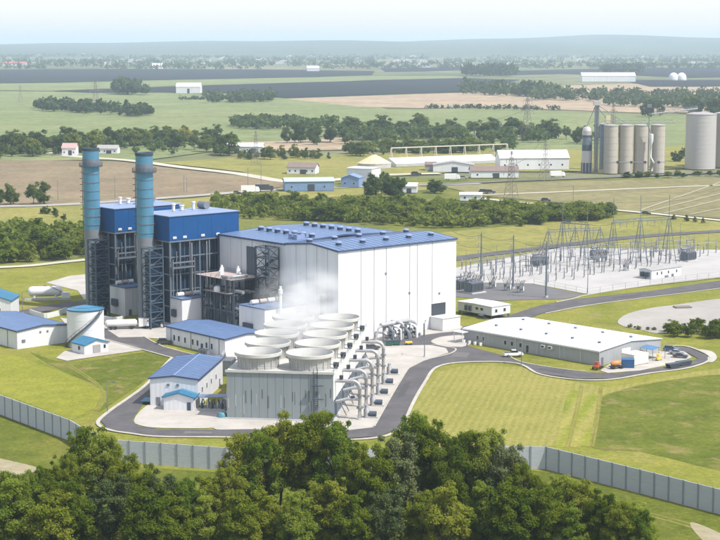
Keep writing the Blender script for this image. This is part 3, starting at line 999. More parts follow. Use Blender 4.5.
def stack(base, which):
    p = loc_at(base, AZ, -3.55, 9.2)
    r = 2.95
    t = thing('exhaust_stack', f'tall banded light blue exhaust stack, the {which} of the two', 'stack', p, AZ, 'blue exhaust stacks')
    MB().lathe([(r * .98, 0), (r * .98, 27.2), (r, 29.5)], 32).build('base_shell', M_stackbase, t, True)
    sh = MB().lathe([(r, 29.5), (r, SH - .6), (r * .98, SH - .6), (r * .94, SH), (r * .8, SH), (r * .8, SH - 4)], 32).build('shaft', M_stack, t, True)
    MB().lathe([(r * 1.02, SH - 0.9), (r * 1.06, SH - .85), (r * 1.06, SH + .08), (r * .97, SH + .1)], 32).build('rim_band', M_dark, t, True)
    z = 31.0
    while z < SH - 7:
        MB().lathe([(r, z), (r * 1.055, z), (r * 1.055, z + .28), (r, z + .28)], 32).build('stiffener_ring', M_steelblue, t)
        z += 3.05
    zp = SH - 6.6
    MB().lathe([(r, zp), (r * 1.42, zp), (r * 1.42, zp + .35), (r, zp + .35)], 28).build('platform', M_steel_d, t)
    MB().lathe([(r * 1.01, zp + .4), (r * 1.035, zp + .4), (r * 1.035, zp + 2.9), (r * 1.01, zp + 2.9)], 28).build('silencer_band', M_steelblue, t, True)  # darker steel ring of the silencer just above the platform
    for dz in (.75, 1.35):
        MB().lathe([(r * 1.39, zp + dz), (r * 1.42, zp + dz), (r * 1.42, zp + dz + .1), (r * 1.39, zp + dz + .1)], 28).build('railing', M_steel_d, t)
    for k in range(14):
        a = 2 * math.pi * k / 14
        bar('railing_post', (r * 1.4 * math.cos(a), r * 1.4 * math.sin(a), zp + .3), (r * 1.4 * math.cos(a), r * 1.4 * math.sin(a), zp + 1.4), .08, M_steel_d, t)
    # caged ladder on the left side
    a = R(140)
    lx, ly = (r + .25) * math.cos(a), (r + .25) * math.sin(a)
    for s in (-.25, .25):
        bar('ladder_rail', (lx + s * .5, ly + s, 20), (lx + s * .5, ly + s, zp), .12, M_steel_d, t)
    for z in np.arange(30, zp, 2.2):
        MB().lathe([(.5, 0), (.55, 0), (.55, .14), (.5, .14)], 8, (lx * 1.13, ly * 1.13, z)).build('ladder_hoop', M_steel_d, t)
    # breeching that ties stack and boiler together
    MB().box(1.5, -4, 3, 5.0, 4, 25).build('breeching_duct', M_casing_low, t)
    return t


def low_house(name, label, loc, L, W, h, units=3):
    t = thing(name, label, 'building', loc, AZ, 'white equipment houses at the boilers')
    MB().box(.1, .1, 0, L - .1, W - .1, h - .05).build('core_wall', M_offwhite, t)
    wall_panels(t, 0, .1, L, .1, 0, h, 3, M_white, .12, .1)
    wall_panels(t, .1, W, .1, 0, 0, h, 2, M_white, .12, .1)
    MB().box(-.2, -.2, h, L + .2, W + .2, h + .2).build('roof', M_roofblue, t)
    MB().box(-.24, -.24, h - .12, L + .24, W + .24, h + .08).build('roof_trim', M_trimblue, t)
    for k in range(units):
        x0 = L * (.12 + .8 * k / units)
        u = MB().tube([(x0, W * .72, h + 1.0), (x0 + L * .62 / units, W * .72, h + 1.0)], .75, 12).build('roof_cylinder', M_deck if k % 2 else M_whitepaint, t, True)
        MB().box(x0 + .3, W * .72 - .7, h + .2, x0 + .7, W * .72 + .7, h + .6).build('saddle', M_steel_d, u)
    cab = MB().box(-.75, W * .45, 3.2, -.02, W * .8, 5.6).build('cable_box', M_steel_d, t)
    MB().box(-.6, W * .5, 2.9, -.1, W * .75, 3.2).build('cable_tray', M_steel, cab)
    MB().box(L * .15, -.08, 0, L * .15 + 1.2, -.005, 2.3).build('door', M_steel, t)
    return t


for i, (b, nm) in enumerate(HR):
    boiler(i, b, nm)
    stack(b, nm)
G2 = 'stair towers in front of the stacks'
for (u, vb, lab) in ((147.5, 330, 'tall braced blue-grey stair tower below the nearer blue stack'), (93.5, 318.5, 'tall braced blue-grey stair tower below the farther blue stack')):
    p = G(u + 3.5, vb)
    stair_tower('stack_stair_tower', lab, (p.x, p.y), AZ, 5.2, 5.0, 27.5, 9, M_steelmid, G2)
# sloping cable ways that come down from the towers
for u, v, lab in ((163, 318, 'sloping steel stair at the foot of the nearer stack'), (107, 303, 'sloping steel stair at the foot of the farther stack')):
    p = G(u, v)
    t = thing('access_stair', lab, 'stair', (p.x, p.y), AZ)
    for y in (0, 1.2):
        bar('stringer', (0, y, 5.2), (-8.5, y - 2.5, 0.2), .2, M_steel, t, .4)
        bar('handrail', (0, y, 6.2), (-8.5, y - 2.5, 1.2), .08, M_steel, t)
    for k in range(12):
        f = (k + .5) / 12
        bar('tread', (-8.5 * f, -2.5 * f, 5.2 - 5 * f), (-8.5 * f, 1.2 - 2.5 * f, 5.2 - 5 * f), .35, M_steel, t, .06)

low_house('equipment_house', 'white house with seamed front between the two stair towers', (-82.8, 575.0), 9.4, 10.2, 10.1)
low_house('equipment_house', 'white house with blue roof below the nearer blue boiler', (-60.5, 553.1), 12.4, 6.8, 9.4)
low_house('equipment_house', 'white house with blue roof between pipe rack and turbine hall', (-30.6, 522.2), 17.0, 13.6, 11.0, 4)
# slender exhaust pipe on that third house, and its shorter neighbour
p = loc_at((-30.6, 522.2), AZ, 7.5, 1.0)
t = thing('vent_pipe', 'slender white vent pipe rising beside the hall', 'pipe', (p[0], p[1] - 3), AZ)
MB().lathe([(.45, 0), (.45, 15.6), (.75, 15.7), (.75, 17.2), (.4, 17.3), (.4, 18.2)], 12, close=True).build('shaft', M_whitepaint, t, True)
MB().box(-.9, -.9, 0, .9, .9, .6).build('plinth', M_conc_g, t)
p = loc_at(HALL, AZ, -3.5, 3.5)
t = thing('vent_pipe', 'stubby brown-grey flue standing in the steam by the hall corner', 'pipe', p, AZ)
MB().lathe([(1.0, 0), (1.0, 14), (1.15, 14), (1.15, 15.6), (.9, 15.6)], 14, close=True).build('shaft', M_stackbase, t, True)
MB().box(-1.5, -1.5, 0, 1.5, 1.5, .8).build('plinth', M_conc_g, t)

# ---------------------------------------------------------------- pipe rack with the pinkish deck
PR = Vector((*loc_at(HALL, AZ, -12.2, 57.6), 0))
t = thing('pipe_rack', 'dark steel pipe rack with pinkish upper deck beside the blue boiler', 'pipe rack', (PR.x, PR.y), AZ + 90)
PL, PW, PZ = 18.0, 10.4, 17.4
for k in range(6):
    x = k * PL / 5
    for y in (0, PW):
        bar('column', (x, y, 0), (x, y, PZ), .42, M_steel_d, t)
    bar('cross_beam', (x, 0, PZ - .35), (x, PW, PZ - .35), .3, M_steel_d, t, .5)
    bar('cross_beam', (x, 0, 12.2), (x, PW, 12.2), .3, M_steel_d, t, .5)
    bar('cross_beam', (x, 0, 6.5), (x, PW, 6.5), .3, M_steel_d, t, .5)
    if k < 5:
        bar('brace', (x, -.05, 6.5 if k % 2 else 0.2), (x + PL / 5, -.05, .2 if k % 2 else 6.5), .2, M_steel_d, t)
        bar('brace', (x, -.05, 12.2 if k % 2 else 6.5), (x + PL / 5, -.05, 6.5 if k % 2 else 12.2), .2, M_steel_d, t)
for y in (0, PW):
    for z in (6.5, 12.2, PZ - .2):
        bar('long_beam', (0, y, z), (PL, y, z), .3, M_steel_d, t, .5)
for k in range(6):
    MB().box(-1.5 + k * 3.3, -1.6, PZ + .02, -1.5 + k * 3.3 + 3.25, PW + .8, PZ + .22).build('deck_plate', M_deck, t)
MB().box(3, -1.2, 12.5, 16, 3, 12.66).build('lower_deck', M_deck, t)
for z in (PZ + .7, PZ + 1.3):
    bar('guard_rail', (18.3, -1.55, z), (18.3, PW + .75, z), .09, M_steel, t)
    bar('guard_rail', (-1.5, -1.55, z), (18.3, -1.55, z), .09, M_steel, t)
    bar('guard_rail', (-1.5, PW + .75, z), (18.3, PW + .75, z), .09, M_steel, t)
for k in range(8):
    bar('rail_post', (-1.4 + k * 2.8, -1.55, PZ + .2), (-1.4 + k * 2.95, -1.55, PZ + 1.35), .09, M_steel, t)
for y, z, r, m in ((2, 7.4, .45, M_pipe), (4, 7.3, .35, M_pipe), (6, 7.3, .35, M_steel), (2.5, 13.2, .6, M_pipe), (5.2, 13.1, .5, M_steel), (7, 13.0, .35, M_pipe)):
    MB().tube([(-1, y, z), (PL + 2, y, z)], r, 10).build('process_pipe', m, t, True)
for x, y, h in ((4, 5.4, 3.0), (8, 2, 2.4), (12.5, 6, 3.4), (16, 4, 2.2)):
    v = MB().lathe([(.7, 0), (.7, h * .7), (.35, h * .85), (.35, h)], 12, (x, y, PZ + .22), True).build('deck_valve', M_whitepaint if x < 15 else M_pipe, t, True)
for x, z0_, z1_ in ((.6, .2, 6), (4.6, .2, 11.5), (8.6, .2, 6), (13, .2, 11.5)):
    MB().box(x, 1.2, z0_, x + 3.4, PW - 1.2, z1_).build('equipment_cabinet', M_steel_d, t)
for k in range(12):
    bar('cable_drop', (1 + k * 1.4, .6, 6.5), (1.4 + k * 1.4, .6, PZ - .4), .22, M_steelmid if k % 2 else M_pipe, t, kind='rod')
MB().tube([(13, -1.0, 18.2), (16.5, -1.0, 18.3), (17.6, .8, 18.4), (17.8, 6, 18.4)], .5, 10).build('loop_pipe', M_pipe, t, True)
v = MB().lathe([(1.4, 0), (1.4, 1.1), (1.0, 1.8), (0.3, 2.0)], 14, (9.2, -.2, 12.66), True).build('deck_vessel', M_whitepaint, t, True)

# ---------------------------------------------------------------- cooling tower
CT = (-34.2, 414.9)
CW, CD, CH = 27.6, 70.0, 12.4
t = thing('cooling_tower', 'long grey-boarded cooling tower with ten white fan stacks in two rows', 'cooling tower', CT, CT_AZ)
MB().box(.3, .3, .3, CW - 2.2, CD - .3, CH - .3).build('fill_core', M_louvre, t)
random.seed(11)
NB = 13
for k in range(NB):                                   # boards of the near end wall
    x0 = CW * k / NB
    b = MB().box(x0 + .03, 0 + random.uniform(0, .05), .5, x0 + CW / NB - .03, .28, CH - .15).build('end_board', M_ctface, t)
for k in range(26):                                   # lime runs and dark runs below the board joints
    x0 = CW * (random.randint(0, NB - 1) + random.choice((.02, .3, .6, .98))) / NB
    x0 = min(max(x0, .3), CW - .5)
    zt = random.uniform(5.2, 8.6)
    dark = random.random() < .42
    pbox('stain_run', x0, -.012, zt - random.uniform(1.8, 5.0), x0 + random.uniform(.12, .34), .0, zt, M_ctrust if dark else M_ctstain, t)
MB().box(-.5, -.5, 0, CW + .5, CD + .5, .45).build('basin', M_conc_g, t)
MB().box(-.25, -.25, CH - .15, CW + .25, CD + .25, CH + .12).build('deck', M_ctdeck, t)
MB().box(-.3, -.32, CH - .05, CW + .3, -.1, CH + .55).build('end_fascia', M_ctdeck, t)
for k in range(5):
    y0 = CD * k / 5
    pn = MB().box(CW - 2.2, y0 + .08, 5.4, CW + .05, y0 + CD / 5 - .08, CH - .2).build('side_casing', M_whitepaint, t)
    MB().box(0, y0 + .08, 5.0, .25, y0 + CD / 5 - .08, CH - .2).build('side_casing', M_ctdeck, t)
    for j in range(7):                                # louvres, right side
        bar('louvre', (CW - .1, y0 + .3, .9 + j * .62), (CW - .1, y0 + CD / 5 - .3, .9 + j * .62), .5, M_steelblue, t, .06)
    for j in range(3):
        bar('louvre_post', (CW, y0 + .3 + j * (CD / 5 - .6) / 2, .45), (CW, y0 + .3 + j * (CD / 5 - .6) / 2, 5.4), .25, M_ctface, t)
    for col in (0, 1):
        cx, cy = CW * (.255 + .49 * col), y0 + CD / 10
        f = MB().lathe([(5.3, CH + .1), (5.2, CH + .5), (5.2, CH + 1.7), (5.5, CH + 2.7), (5.95, CH + 3.5)], 36, (cx, cy, 0)).build('fan_stack', M_fanstack, t, True)
        MB().lathe([(5.95, CH + 3.4), (6.2, CH + 3.45), (6.2, CH + 4.25), (5.98, CH + 4.3), (5.65, CH + 3.3), (5.0, CH + 1.7), (5.05, CH + .5)], 36, (cx, cy, 0)).build('rim', M_ctdeck, f, True)
        for q in range(18):
            a = 2 * math.pi * q / 18
            bar('shell_rib', (cx + 5.3 * math.cos(a), cy + 5.3 * math.sin(a), CH + .15), (cx + 5.52 * math.cos(a), cy + 5.52 * math.sin(a), CH + 2.75), .13, M_ctdeck, f)
        hub = MB().lathe([(.01, CH + 1.5), (.7, CH + 1.5), (.7, CH + .9), (.4, CH + .1)], 10, (cx, cy, 0)).build('fan_hub', M_steel_d, f)
        for q in range(6):
            a = 2 * math.pi * q / 6 + k
            bar('fan_blade', (cx + .6 * math.cos(a), cy + .6 * math.sin(a), CH + 1.25), (cx + 4.8 * math.cos(a), cy + 4.8 * math.sin(a), CH + 1.3), .85, M_steelblue, f, .08)
        MB().lathe([(.01, CH + .3), (5.1, CH + .3)], 24, (cx, cy, 0)).build('throat', M_louvre, f)
    # drive motor on the right edge of the deck
    my = y0 + CD / 10
    mo = MB().tube([(CW - .9, my, CH + 1.2), (CW + .4, my, CH + 1.2)], .62, 12).build('drive_motor', M_dark, t, True)
    MB().box(CW - .8, my - .5, CH + .12, CW + .2, my + .5, CH + .62).build('motor_base', M_steel_d, mo)
    bar('drive_shaft', (CW * .745 + 1, my, CH + 1.2), (CW - .9, my, CH + 1.2), .2, M_steel, t, kind='rod')
    # riser: up from the ground, bends over and enters the casing
    ry = y0 + 3.2
    pts = [(CW + 6.4, ry, .3), (CW + 6.4, ry, 8.2)]
    for q in range(1, 7):
        a = R(90 * q / 6)
        pts.append((CW + 6.4 - 1.9 * (1 - math.cos(a)), ry, 8.2 + 1.9 * math.sin(a)))
    pts.append((CW - .1, ry, 10.1))
    rp = MB().tube(pts, .5, 14).build('riser_pipe', M_pipe, t, True)
    for z in (3.0, 6.2):
        MB().lathe([(.6, 0), (.86, 0), (.86, .25), (.6, .25)], 14, (CW + 6.4, ry, z)).build('flange', M_steel, rp)
    MB().lathe([(.95, 0), (.95, .3)], 12, (CW + 6.4, ry, .1), True).build('pipe_base', M_conc_g, rp)
    vv = MB().box(CW + 1.2, ry - .45, 10.6, CW + 2.1, ry + .45, 11.5).build('riser_valve', M_dark, rp)
    br = MB().tube([(CW + 6.4, ry, 5.4), (CW + 3.2, ry, 5.4), (CW + .2, ry, 4.6)], .42, 10).build('branch_pipe', M_pipe, t, True)
    MB().lathe([(.1, 0), (.6, .1), (.6, .35), (.1, .4)], 10, (CW + 4.6, ry, 5.8)).build('handwheel', M_dark, br)
    pm = MB().tube([(CW + 8.2, ry + 2.5, 1.1), (CW + 10.4, ry + 2.5, 1.1)], .75, 12).build('circulating_pump', M_steel_d, t, True)
    MB().box(CW + 7.6, ry + 1.6, .2, CW + 10.9, ry + 3.4, .5).build('pump_plinth', M_conc_g, pm)
    MB().lathe([(.8, .5), (.8, 2.2), (.5, 2.6), (.5, 3.4)], 12, (CW + 7.9, ry + 2.5, 0), True).build('pump_head', M_pipe, pm, True)
    for q in range(2):
        bar('knee_brace', (CW + .1, ry + 3 + q * 5, 5.3), (CW + 2.6, ry + 3 + q * 5, .4), .22, M_steel, t)
for k in range(16):
    bar('guard_post', (CW + .15, CD * k / 15, CH + .1), (CW + .15, CD * k / 15, CH + 1.25), .09, M_steel, t)
for z in (.7, 1.25):
    bar('guard_rail', (CW + .15, 0, CH + z), (CW + .15, CD, CH + z), .07, M_steel, t)
    bar('guard_rail', (0, -.2, CH + z + .3), (CW, -.2, CH + z + .3), .06, M_steel, t)
# ladder and landings near the right end of the near wall
for s in (22.6, 23.6):
    bar('ladder_rail', (s, -.35, .4), (s, -.35, CH + 1.4), .12, M_steel_d, t)
for z in np.arange(.9, CH + .5, .55):
    bar('ladder_rung', (22.6, -.35, z), (23.6, -.35, z), .09, M_steel_d, t)
for z in (6.0, 9.5):
    bar('ladder_landing', (22.2, -.9, z), (25.2, -.9, z), .9, M_steel_d, t, .12)

# ---------------------------------------------------------------- pipework heap against the hall
p = G(378, 341.5)
t = thing('pipe_manifold', 'tangle of grey bent pipes and valves against the white hall', 'pipework', (p.x, p.y), AZ)
random.seed(5)
for k in range(9):
    x = 1.5 + k * 1.75
    h = 3.0 + 1.5 * math.sin(k * 2.1) + (1.3 if 3 <= k <= 6 else 0)
    m = (M_pipe, M_steel, M_pipe, M_whitepaint)[k % 4]
    sk = (-1.6, .9, 1.7, -.6)[k % 4]
    pp = [(x, -2.6 - k % 2, .2), (x, -2.6 - k % 2, h - .8), (x + .2 * sk, -2.3, h - .2), (x + .6 * sk, -1.6, h), (x + sk, 1.0, h + .3 * (k % 3)), (x + sk, 1.5, h - .5), (x + sk, 1.7, .2)]
    o = MB().tube(pp, .34 + .14 * (k % 3), 10).build('bent_pipe', m, t, True)
    MB().lathe([(.5, 0), (.75, 0), (.75, .25), (.5, .25)], 10, (x, -2.6, h * .45)).build('flange', M_steel_d, o)
    b = MB().lathe([(.1, 0), (.6, .08), (.6, .25), (.1, .3)], 10, (x, -2.6 - .1, h * .7)).build('handwheel', M_dark, o)
for k in range(4):
    x = 2.5 + k * 3.6
    o = MB().lathe([(.95, .3), (.95, 2.6), (.7, 3.2), (.25, 3.4), (.25, 4.0)], 14, (x, -.8, 0), True).build('strainer_vessel', M_steel if k % 2 else M_pipe, t, True)
    MB().box(x - 1.1, -1.9, 0.2, x + 1.1, .3, .4).build('plinth', M_conc_g, o)
MB().tube([(1, -.3, 5.2), (13, -.3, 5.6), (15.5, -.3, 4.6), (16.2, -.3, 3.0), (16.4, -.3, .2)], .75, 12).build('header_pipe', M_pipe, t, True)
MB().tube([(-2.6, -1.5, .2), (-1.2, -1.5, 4.6), (0, -1.5, 5.2)], .3, 8).build('drain_pipe', M_pipe, t, True)
bar('support_frame', (-.5, -3, .2), (-.5, -3, 5.4), .2, M_steel_d, t)
bar('support_frame', (17.5, -3, .2), (17.5, -3, 4.4), .2, M_steel_d, t)

# ---------------------------------------------------------------- treatment house beside the cooling tower, with its small annex
CH_AZ = 97.5
ch = (-55.8, 430.2)
t = thing('treatment_house', 'white gabled house with wide blue roof left of the cooling tower', 'building', ch, CH_AZ)
W_, D_ = 13.05, 30.5
shell(t, W_, D_, 7.5, 8.3, M_white, 'y')
gable_roof(t, 0, W_, 0, D_, 7.5, 8.3, M_roofblue, 'y', .3, .2, trim=M_trimblue)
MB().box(W_ / 2 - .18, -.28, 8.5, W_ / 2 + .18, D_ + .28, 8.62).build('ridge_cap', M_casing_roof, t)
for x in (4.6, 7.2):
    MB().box(x, -.18, 5.6, x + .7, .0, 6.2).build('wall_light', M_steel, t)
MB().box(1.6, -.1, .2, 2.7, -.005, 2.5).build('door', M_steel, t)
for y in (4, 9.5, 15, 21):
    window(t, W_, y, 3.2, 1.2, 1.4, 'X')
window(t, W_, 25.5, .3, 1.2, 2.2, 'X', name='side_door')
pc = MB().box(-3.0, 1.0, 0.9, -.1, 6.2, 1.0).build('ramp_cover', M_roofcyan, t)
for y in (1.1, 6.0):
    bar('cover_post', (-2.9, y, .2), (-2.9, y, .95), .12, M_steel, pc)
an = (-51.6, 424.7)
t = thing('small_annex', 'small white annex with cyan gable roof in front of the treatment house', 'building', an, CH_AZ)
shell(t, 8.0, 5.2, 3.6, 4.9, M_white, 'y')
gable_roof(t, 0, 8.0, 0, 5.2, 3.6, 4.9, M_roofcyan, 'y', .35, .15, trim=M_roofcyan)
MB().box(6.3, -.08, .2, 7.3, -.005, 2.4).build('door', M_steel_d, t)
# dosing skid with canopy between annex and cooling tower
dk = G(197, 411)
t = thing('dosing_skid', 'open pump skid with small blue canopy beside the cooling tower', 'pump skid', (dk.x, dk.y), CH_AZ)
MB().box(0, 0, .2, 7.4, 5.4, .45).build('base_slab', M_conc_g, t)
for x in (.2, 3.7, 7.2):
    for y in (.2, 5.2):
        bar('post', (x, y, .45), (x, y, 3.2), .14, M_steel, t)
MB().prism([(-.2, 3.2), (7.6, 3.5), (7.6, 3.62), (-.2, 3.32)], 1.6, 5.6).build('canopy', M_roofblue, t)
for k in range(5):
    x = 1 + k * 1.35
    o = MB().lathe([(.42, .45), (.42, 1.7), (.2, 1.95), (.2, 2.4)], 10, (x, 1.6 + .9 * (k % 2), 0), True).build('dosing_pump', M_pipe if k % 2 else M_steel_d, t, True)
    MB().tube([(x, 1.6 + .9 * (k % 2), 2.4), (x, 3.5, 2.5), (x, 4.6, 1.0)], .12, 8).build('hose', M_steel, o)
MB().lathe([(.9, .45), (.9, 2.2), (.5, 2.6)], 14, (6.2, 3.6, 0), True).build('dosing_tank', M_whitepaint, t, True)
p = G(222, 418)
t = thing('pump_cover', 'small round teal pump cover at the tower corner', 'pump', (p.x, p.y), CH_AZ)
MB().lathe([(1.3, .2), (1.3, .9), (.9, 1.5), (.1, 1.7)], 16).build('cover', mat('teal_paint', (.07, .2, .24), .5), t, True)
MB().box(-1.6, -1.6, .2, 1.6, 1.6, .35).build('plinth', M_conc_g, t)
# air handling bundle between admin house and cooling tower
p = G(229, 379)
t = thing('air_handler', 'grey round-fanned air handler behind the corner of the cooling tower', 'air handler', (p.x - 2.5, p.y + 4), CH_AZ)
MB().box(-1, 0, .2, 3, 6, 4.6).build('cabinet', M_steel, t)
MB().tube([(3, 1.8, 3.1), (3.6, 1.8, 3.1)], 1.3, 14).build('fan', M_dark, t, True)
MB().tube([(3, 4.6, 3.1), (3.6, 4.6, 3.1)], 1.1, 14).build('fan', M_dark, t, True)
MB().tube([(0, 1, 4.6), (0, 1, 6), (0, 3.6, 6.4), (0, 5, 4.6)], .5, 10).build('duct', M_pipe, t, True)

# ---------------------------------------------------------------- control house (long, blue roof, row of small windows)
ad = (-41.5, 499.2)
t = thing('control_house', 'low white control house with long blue roof and a row of windows', 'building', ad, AZ)
AL, AW = 17.0, 31.9
shell(t, AL, AW, 5.4, 6.3, M_white, 'y')
gable_roof(t, 0, AL, 0, AW, 5.4, 6.3, M_roofblue, 'y', .3, .2, trim=M_trimblue)
for y in (6.4, 9.2, 14.0, 16.6, 20.8, 24.2, 26.8):
    window(t, 0, y, 1.5, .9, 1.7, 'x')
MB().box(-.1, 11.6, .2, -.005, 12.7, 2.5).build('door', M_steel_d, t)
for y in (3, 8, 18, 29):
    bar('downpipe', (-.12, y, .2), (-.12, y, 5.3), .12, M_steel, t)
for k in range(3):
    v = MB().box(-3.2, 5.2 + k * 1.6, .2, -1.9, 6.4 + k * 1.6, 1.7).build('condenser', M_steel, t)
    MB().lathe([(.45, 1.7), (.45, 1.85)], 10, (-2.55, 5.8 + k * 1.6, 0), True).build('fan_guard', M_dark, v)

# ---------------------------------------------------------------- water tank, pump house and stores on the left
tk = (-87.6, 519.4)
t = thing('water_tank', 'round white water tank with blue cone roof and a winding stair', 'tank', tk, 90)
r, h = 5.85, 11.6
MB().lathe([(r, 0), (r, h)], 40).build('shell', M_whitepaint, t, True)
for k in range(4):
    MB().lathe([(r, 2.9 * k + .05), (r + .05, 2.9 * k + .05), (r + .05, 2.9 * k + .14), (r, 2.9 * k + .14)], 40).build('weld_ring', M_offwhite, t)
MB().lathe([(r + .12, h - .05), (r + .12, h + .2), (.2, h + 1.45)], 40).build('roof', M_roofcyan, t, True)
MB().lathe([(r + .15, h + .2), (r + .3, h + .2), (r + .3, h + .35), (r + .15, h + .35)], 40).build('roof_kerb', M_steel_d, t)
NS = 34
for k in range(NS):
    f = k / (NS - 1)
    a = R(-152 + 122 * f)
    z = .3 + (h - .4) * f
    o = bar('stair_tread', (r * math.cos(a), r * math.sin(a), z), ((r + 1.0) * math.cos(a), (r + 1.0) * math.sin(a), z), .5, M_steel_d, t, .1)
pts1 = [((r + 1.0) * math.cos(R(-152 + 122 * k / 20)), (r + 1.0) * math.sin(R(-152 + 122 * k / 20)), 1.3 + (h - .4) * k / 20) for k in range(21)]
MB().tube(pts1, .06, 6).build('stair_rail', M_steel_d, t)
MB().tube([(x, y, z - 1.15) for x, y, z in pts1], .16, 6).build('stair_stringer', M_steel_d, t)
for k in range(12):
    x, y, z = pts1[int(k * 20 / 11)]
    bar('rail_post', (x, y, z - 1.1), (x, y, z), .06, M_steel_d, t)
MB().lathe([(r - .3, h + 1.15), (r - .24, h + 1.15), (r - .24, h + 1.25), (r - .3, h + 1.25)], 30).build('roof_rail', M_steel_d, t)

ph = (-85.3, 502.5)
t = thing('pump_house', 'small white pump house with cyan roof in front of the tank', 'building', ph, AZ)
shell(t, 8.6, 7.2, 3.0, 4.4, M_white, 'y')
gable_roof(t, 0, 8.6, 0, 7.2, 3.0, 4.4, M_roofcyan, 'y', .3, .15, trim=M_roofcyan)
d = MB().box(3.0, -.08, .2, 5.8, -.005, 2.7).build('roller_door', M_steel, t)
for k in range(5):
    pbox('door_slat', 3.05, -.11, .3 + k * .48, 5.75, -.08, .3 + k * .48 + .42, M_greyroof, d)
window(t, 6.9, 0, 1.3, .8, 1.2, 'y')
window(t, 0, 2.4, 1.2, 1.2, 1.2, 'x')

t = thing('store_house', 'long white store with blue roof left of the round tank', 'building', (-108.0, 511.9), AZ)
shell(t, 18.6, 34.0, 5.7, 6.7, M_white, 'y')
gable_roof(t, 0, 18.6, 0, 34.0, 5.7, 6.7, M_roofblue, 'y', .3, .2, trim=M_trimblue)
for x in (8.0, 10.6):
    MB().box(x, -.16, 4.3, x + .6, 0, 4.9).build('wall_light', M_steel, t)
MB().box(1.6, -.2, 2.0, 2.8, -.003, 2.9).build('wall_unit', M_steel, t)
MB().box(12.8, -.1, .2, 13.9, -.005, 2.4).build('door', M_offwhite, t)
for y in (6, 13, 20):
    bar('downpipe', (-.12, y, .2), (-.12, y, 5.6), .12, M_steel, t)
p = G(10.5, 320)
t = thing('corner_house', 'white house with cyan roof cut by the edge of the view', 'building', (p.x - 14, p.y + 1.5), 92)
shell(t, 14.0, 12, 6.6, 9.0, M_white, 'y')
gable_roof(t, 0, 14.0, 0, 12, 6.6, 9.0, M_roofcyan, 'y', .3, .15, trim=M_roofcyan)
window(t, 9, 0, 2.6, 1.4, 1.4, 'y')
window(t, 11.6, 0, .3, 1.1, 2.2, 'y', name='door_pane')

# horizontal gas tank on saddles
p = G(28, 299.5)
t = thing('gas_tank', 'white horizontal gas tank on saddles in the grass', 'tank', (p.x, p.y), 84)
pts, rad = [], []
for k in range(7):
    a = R(90 * k / 6)
    pts.append((1.7 - 1.7 * math.sin(a), 0, 3.0)); rad.append(max(.05, 1.95 * math.cos(a)))
pts, rad = pts[::-1], rad[::-1]
pts2 = [(11.3 + 1.7 * math.sin(R(90 * k / 6)), 0, 3.0) for k in range(7)]
rad2 = [max(.05, 1.95 * math.cos(R(90 * k / 6))) for k in range(7)]
MB().tube(pts + pts2, rad + rad2, 20).build('vessel', M_whitepaint, t, True)
for x in (2.6, 10.4):
    MB().box(x - .4, -1.5, .05, x + .4, 1.5, 1.9).build('saddle', M_whitepaint, t)
MB().lathe([(.35, 4.8), (.35, 5.4)], 10, (6.5, 0, 0), True).build('manway', M_steel, t)
MB().box(12.6, -2.6, .1, 15.6, -.2, 2.8).build('valve_cabinet', M_whitepaint, t)
MB().box(-1, -3.4, .06, 16.5, -2.9, .9).build('plinth_wall', M_conc_g, t)
MB().tube([(8.5, 0, 4.9), (8.5, -1.0, 5.3), (10, -1.8, 4.4), (13, -1.8, 2.9)], .15, 8).build('outlet_pipe', M_steel, t, True)
# low containment wall that curves towards the tank
cw = smooth_loop([tuple(G(u, v).xy) for u, v in ((30, 314.5), (44, 318.5), (58, 316), (70, 313), (108, 322), (124, 321))], 5, False)
t = thing('containment_wall', 'low pale retaining wall curving behind the round tank', 'wall', (*cw[0], 0))
for k in range(len(cw) - 1):
    a, b = Vector(cw[k]) - Vector(cw[0]), Vector(cw[k + 1]) - Vector(cw[0])
    bar('wall_segment', (a.x, a.y, .9), (b.x, b.y, .9), .35, M_offwhite, t, 2.0)
# pale tanker body seen beyond the tank
p = G(107, 330)
t = thing('tanker_trailer', 'long white tank trailer parked behind the round tank', 'trailer', (p.x, p.y), 78)
MB().tube([(-.6, 0, 2.2), (0, 0, 2.2), (9.5, 0, 2.2), (10.1, 0, 2.2)], [.7, 1.25, 1.25, .7], 16).build('tank_body', M_whitepaint, t, True)
MB().box(.2, -.5, .75, 9.4, .5, 1.0).build('chassis', M_dark, t)
for x in (1.4, 2.8, 8.3):
    for y in (-1.1, 1.1):
        wl = MB().tube([(x, y - .2, .72), (x, y + .2, .72)], .5, 14).build('wheel', M_rubber, t, True)
MB().box(10.6, -1.3, 1.0, 14.0, 1.3, 3.6).build('cab', M_whitepaint, t)
MB().box(13.3, -1.15, 2.2, 14.06, 1.15, 3.3).build('windscreen', M_glass, t)
for y in (-1.1, 1.1):
    MB().tube([(12.8, y - .2, .72), (12.8, y + .2, .72)], .5, 14).build('wheel', M_rubber, t, True)
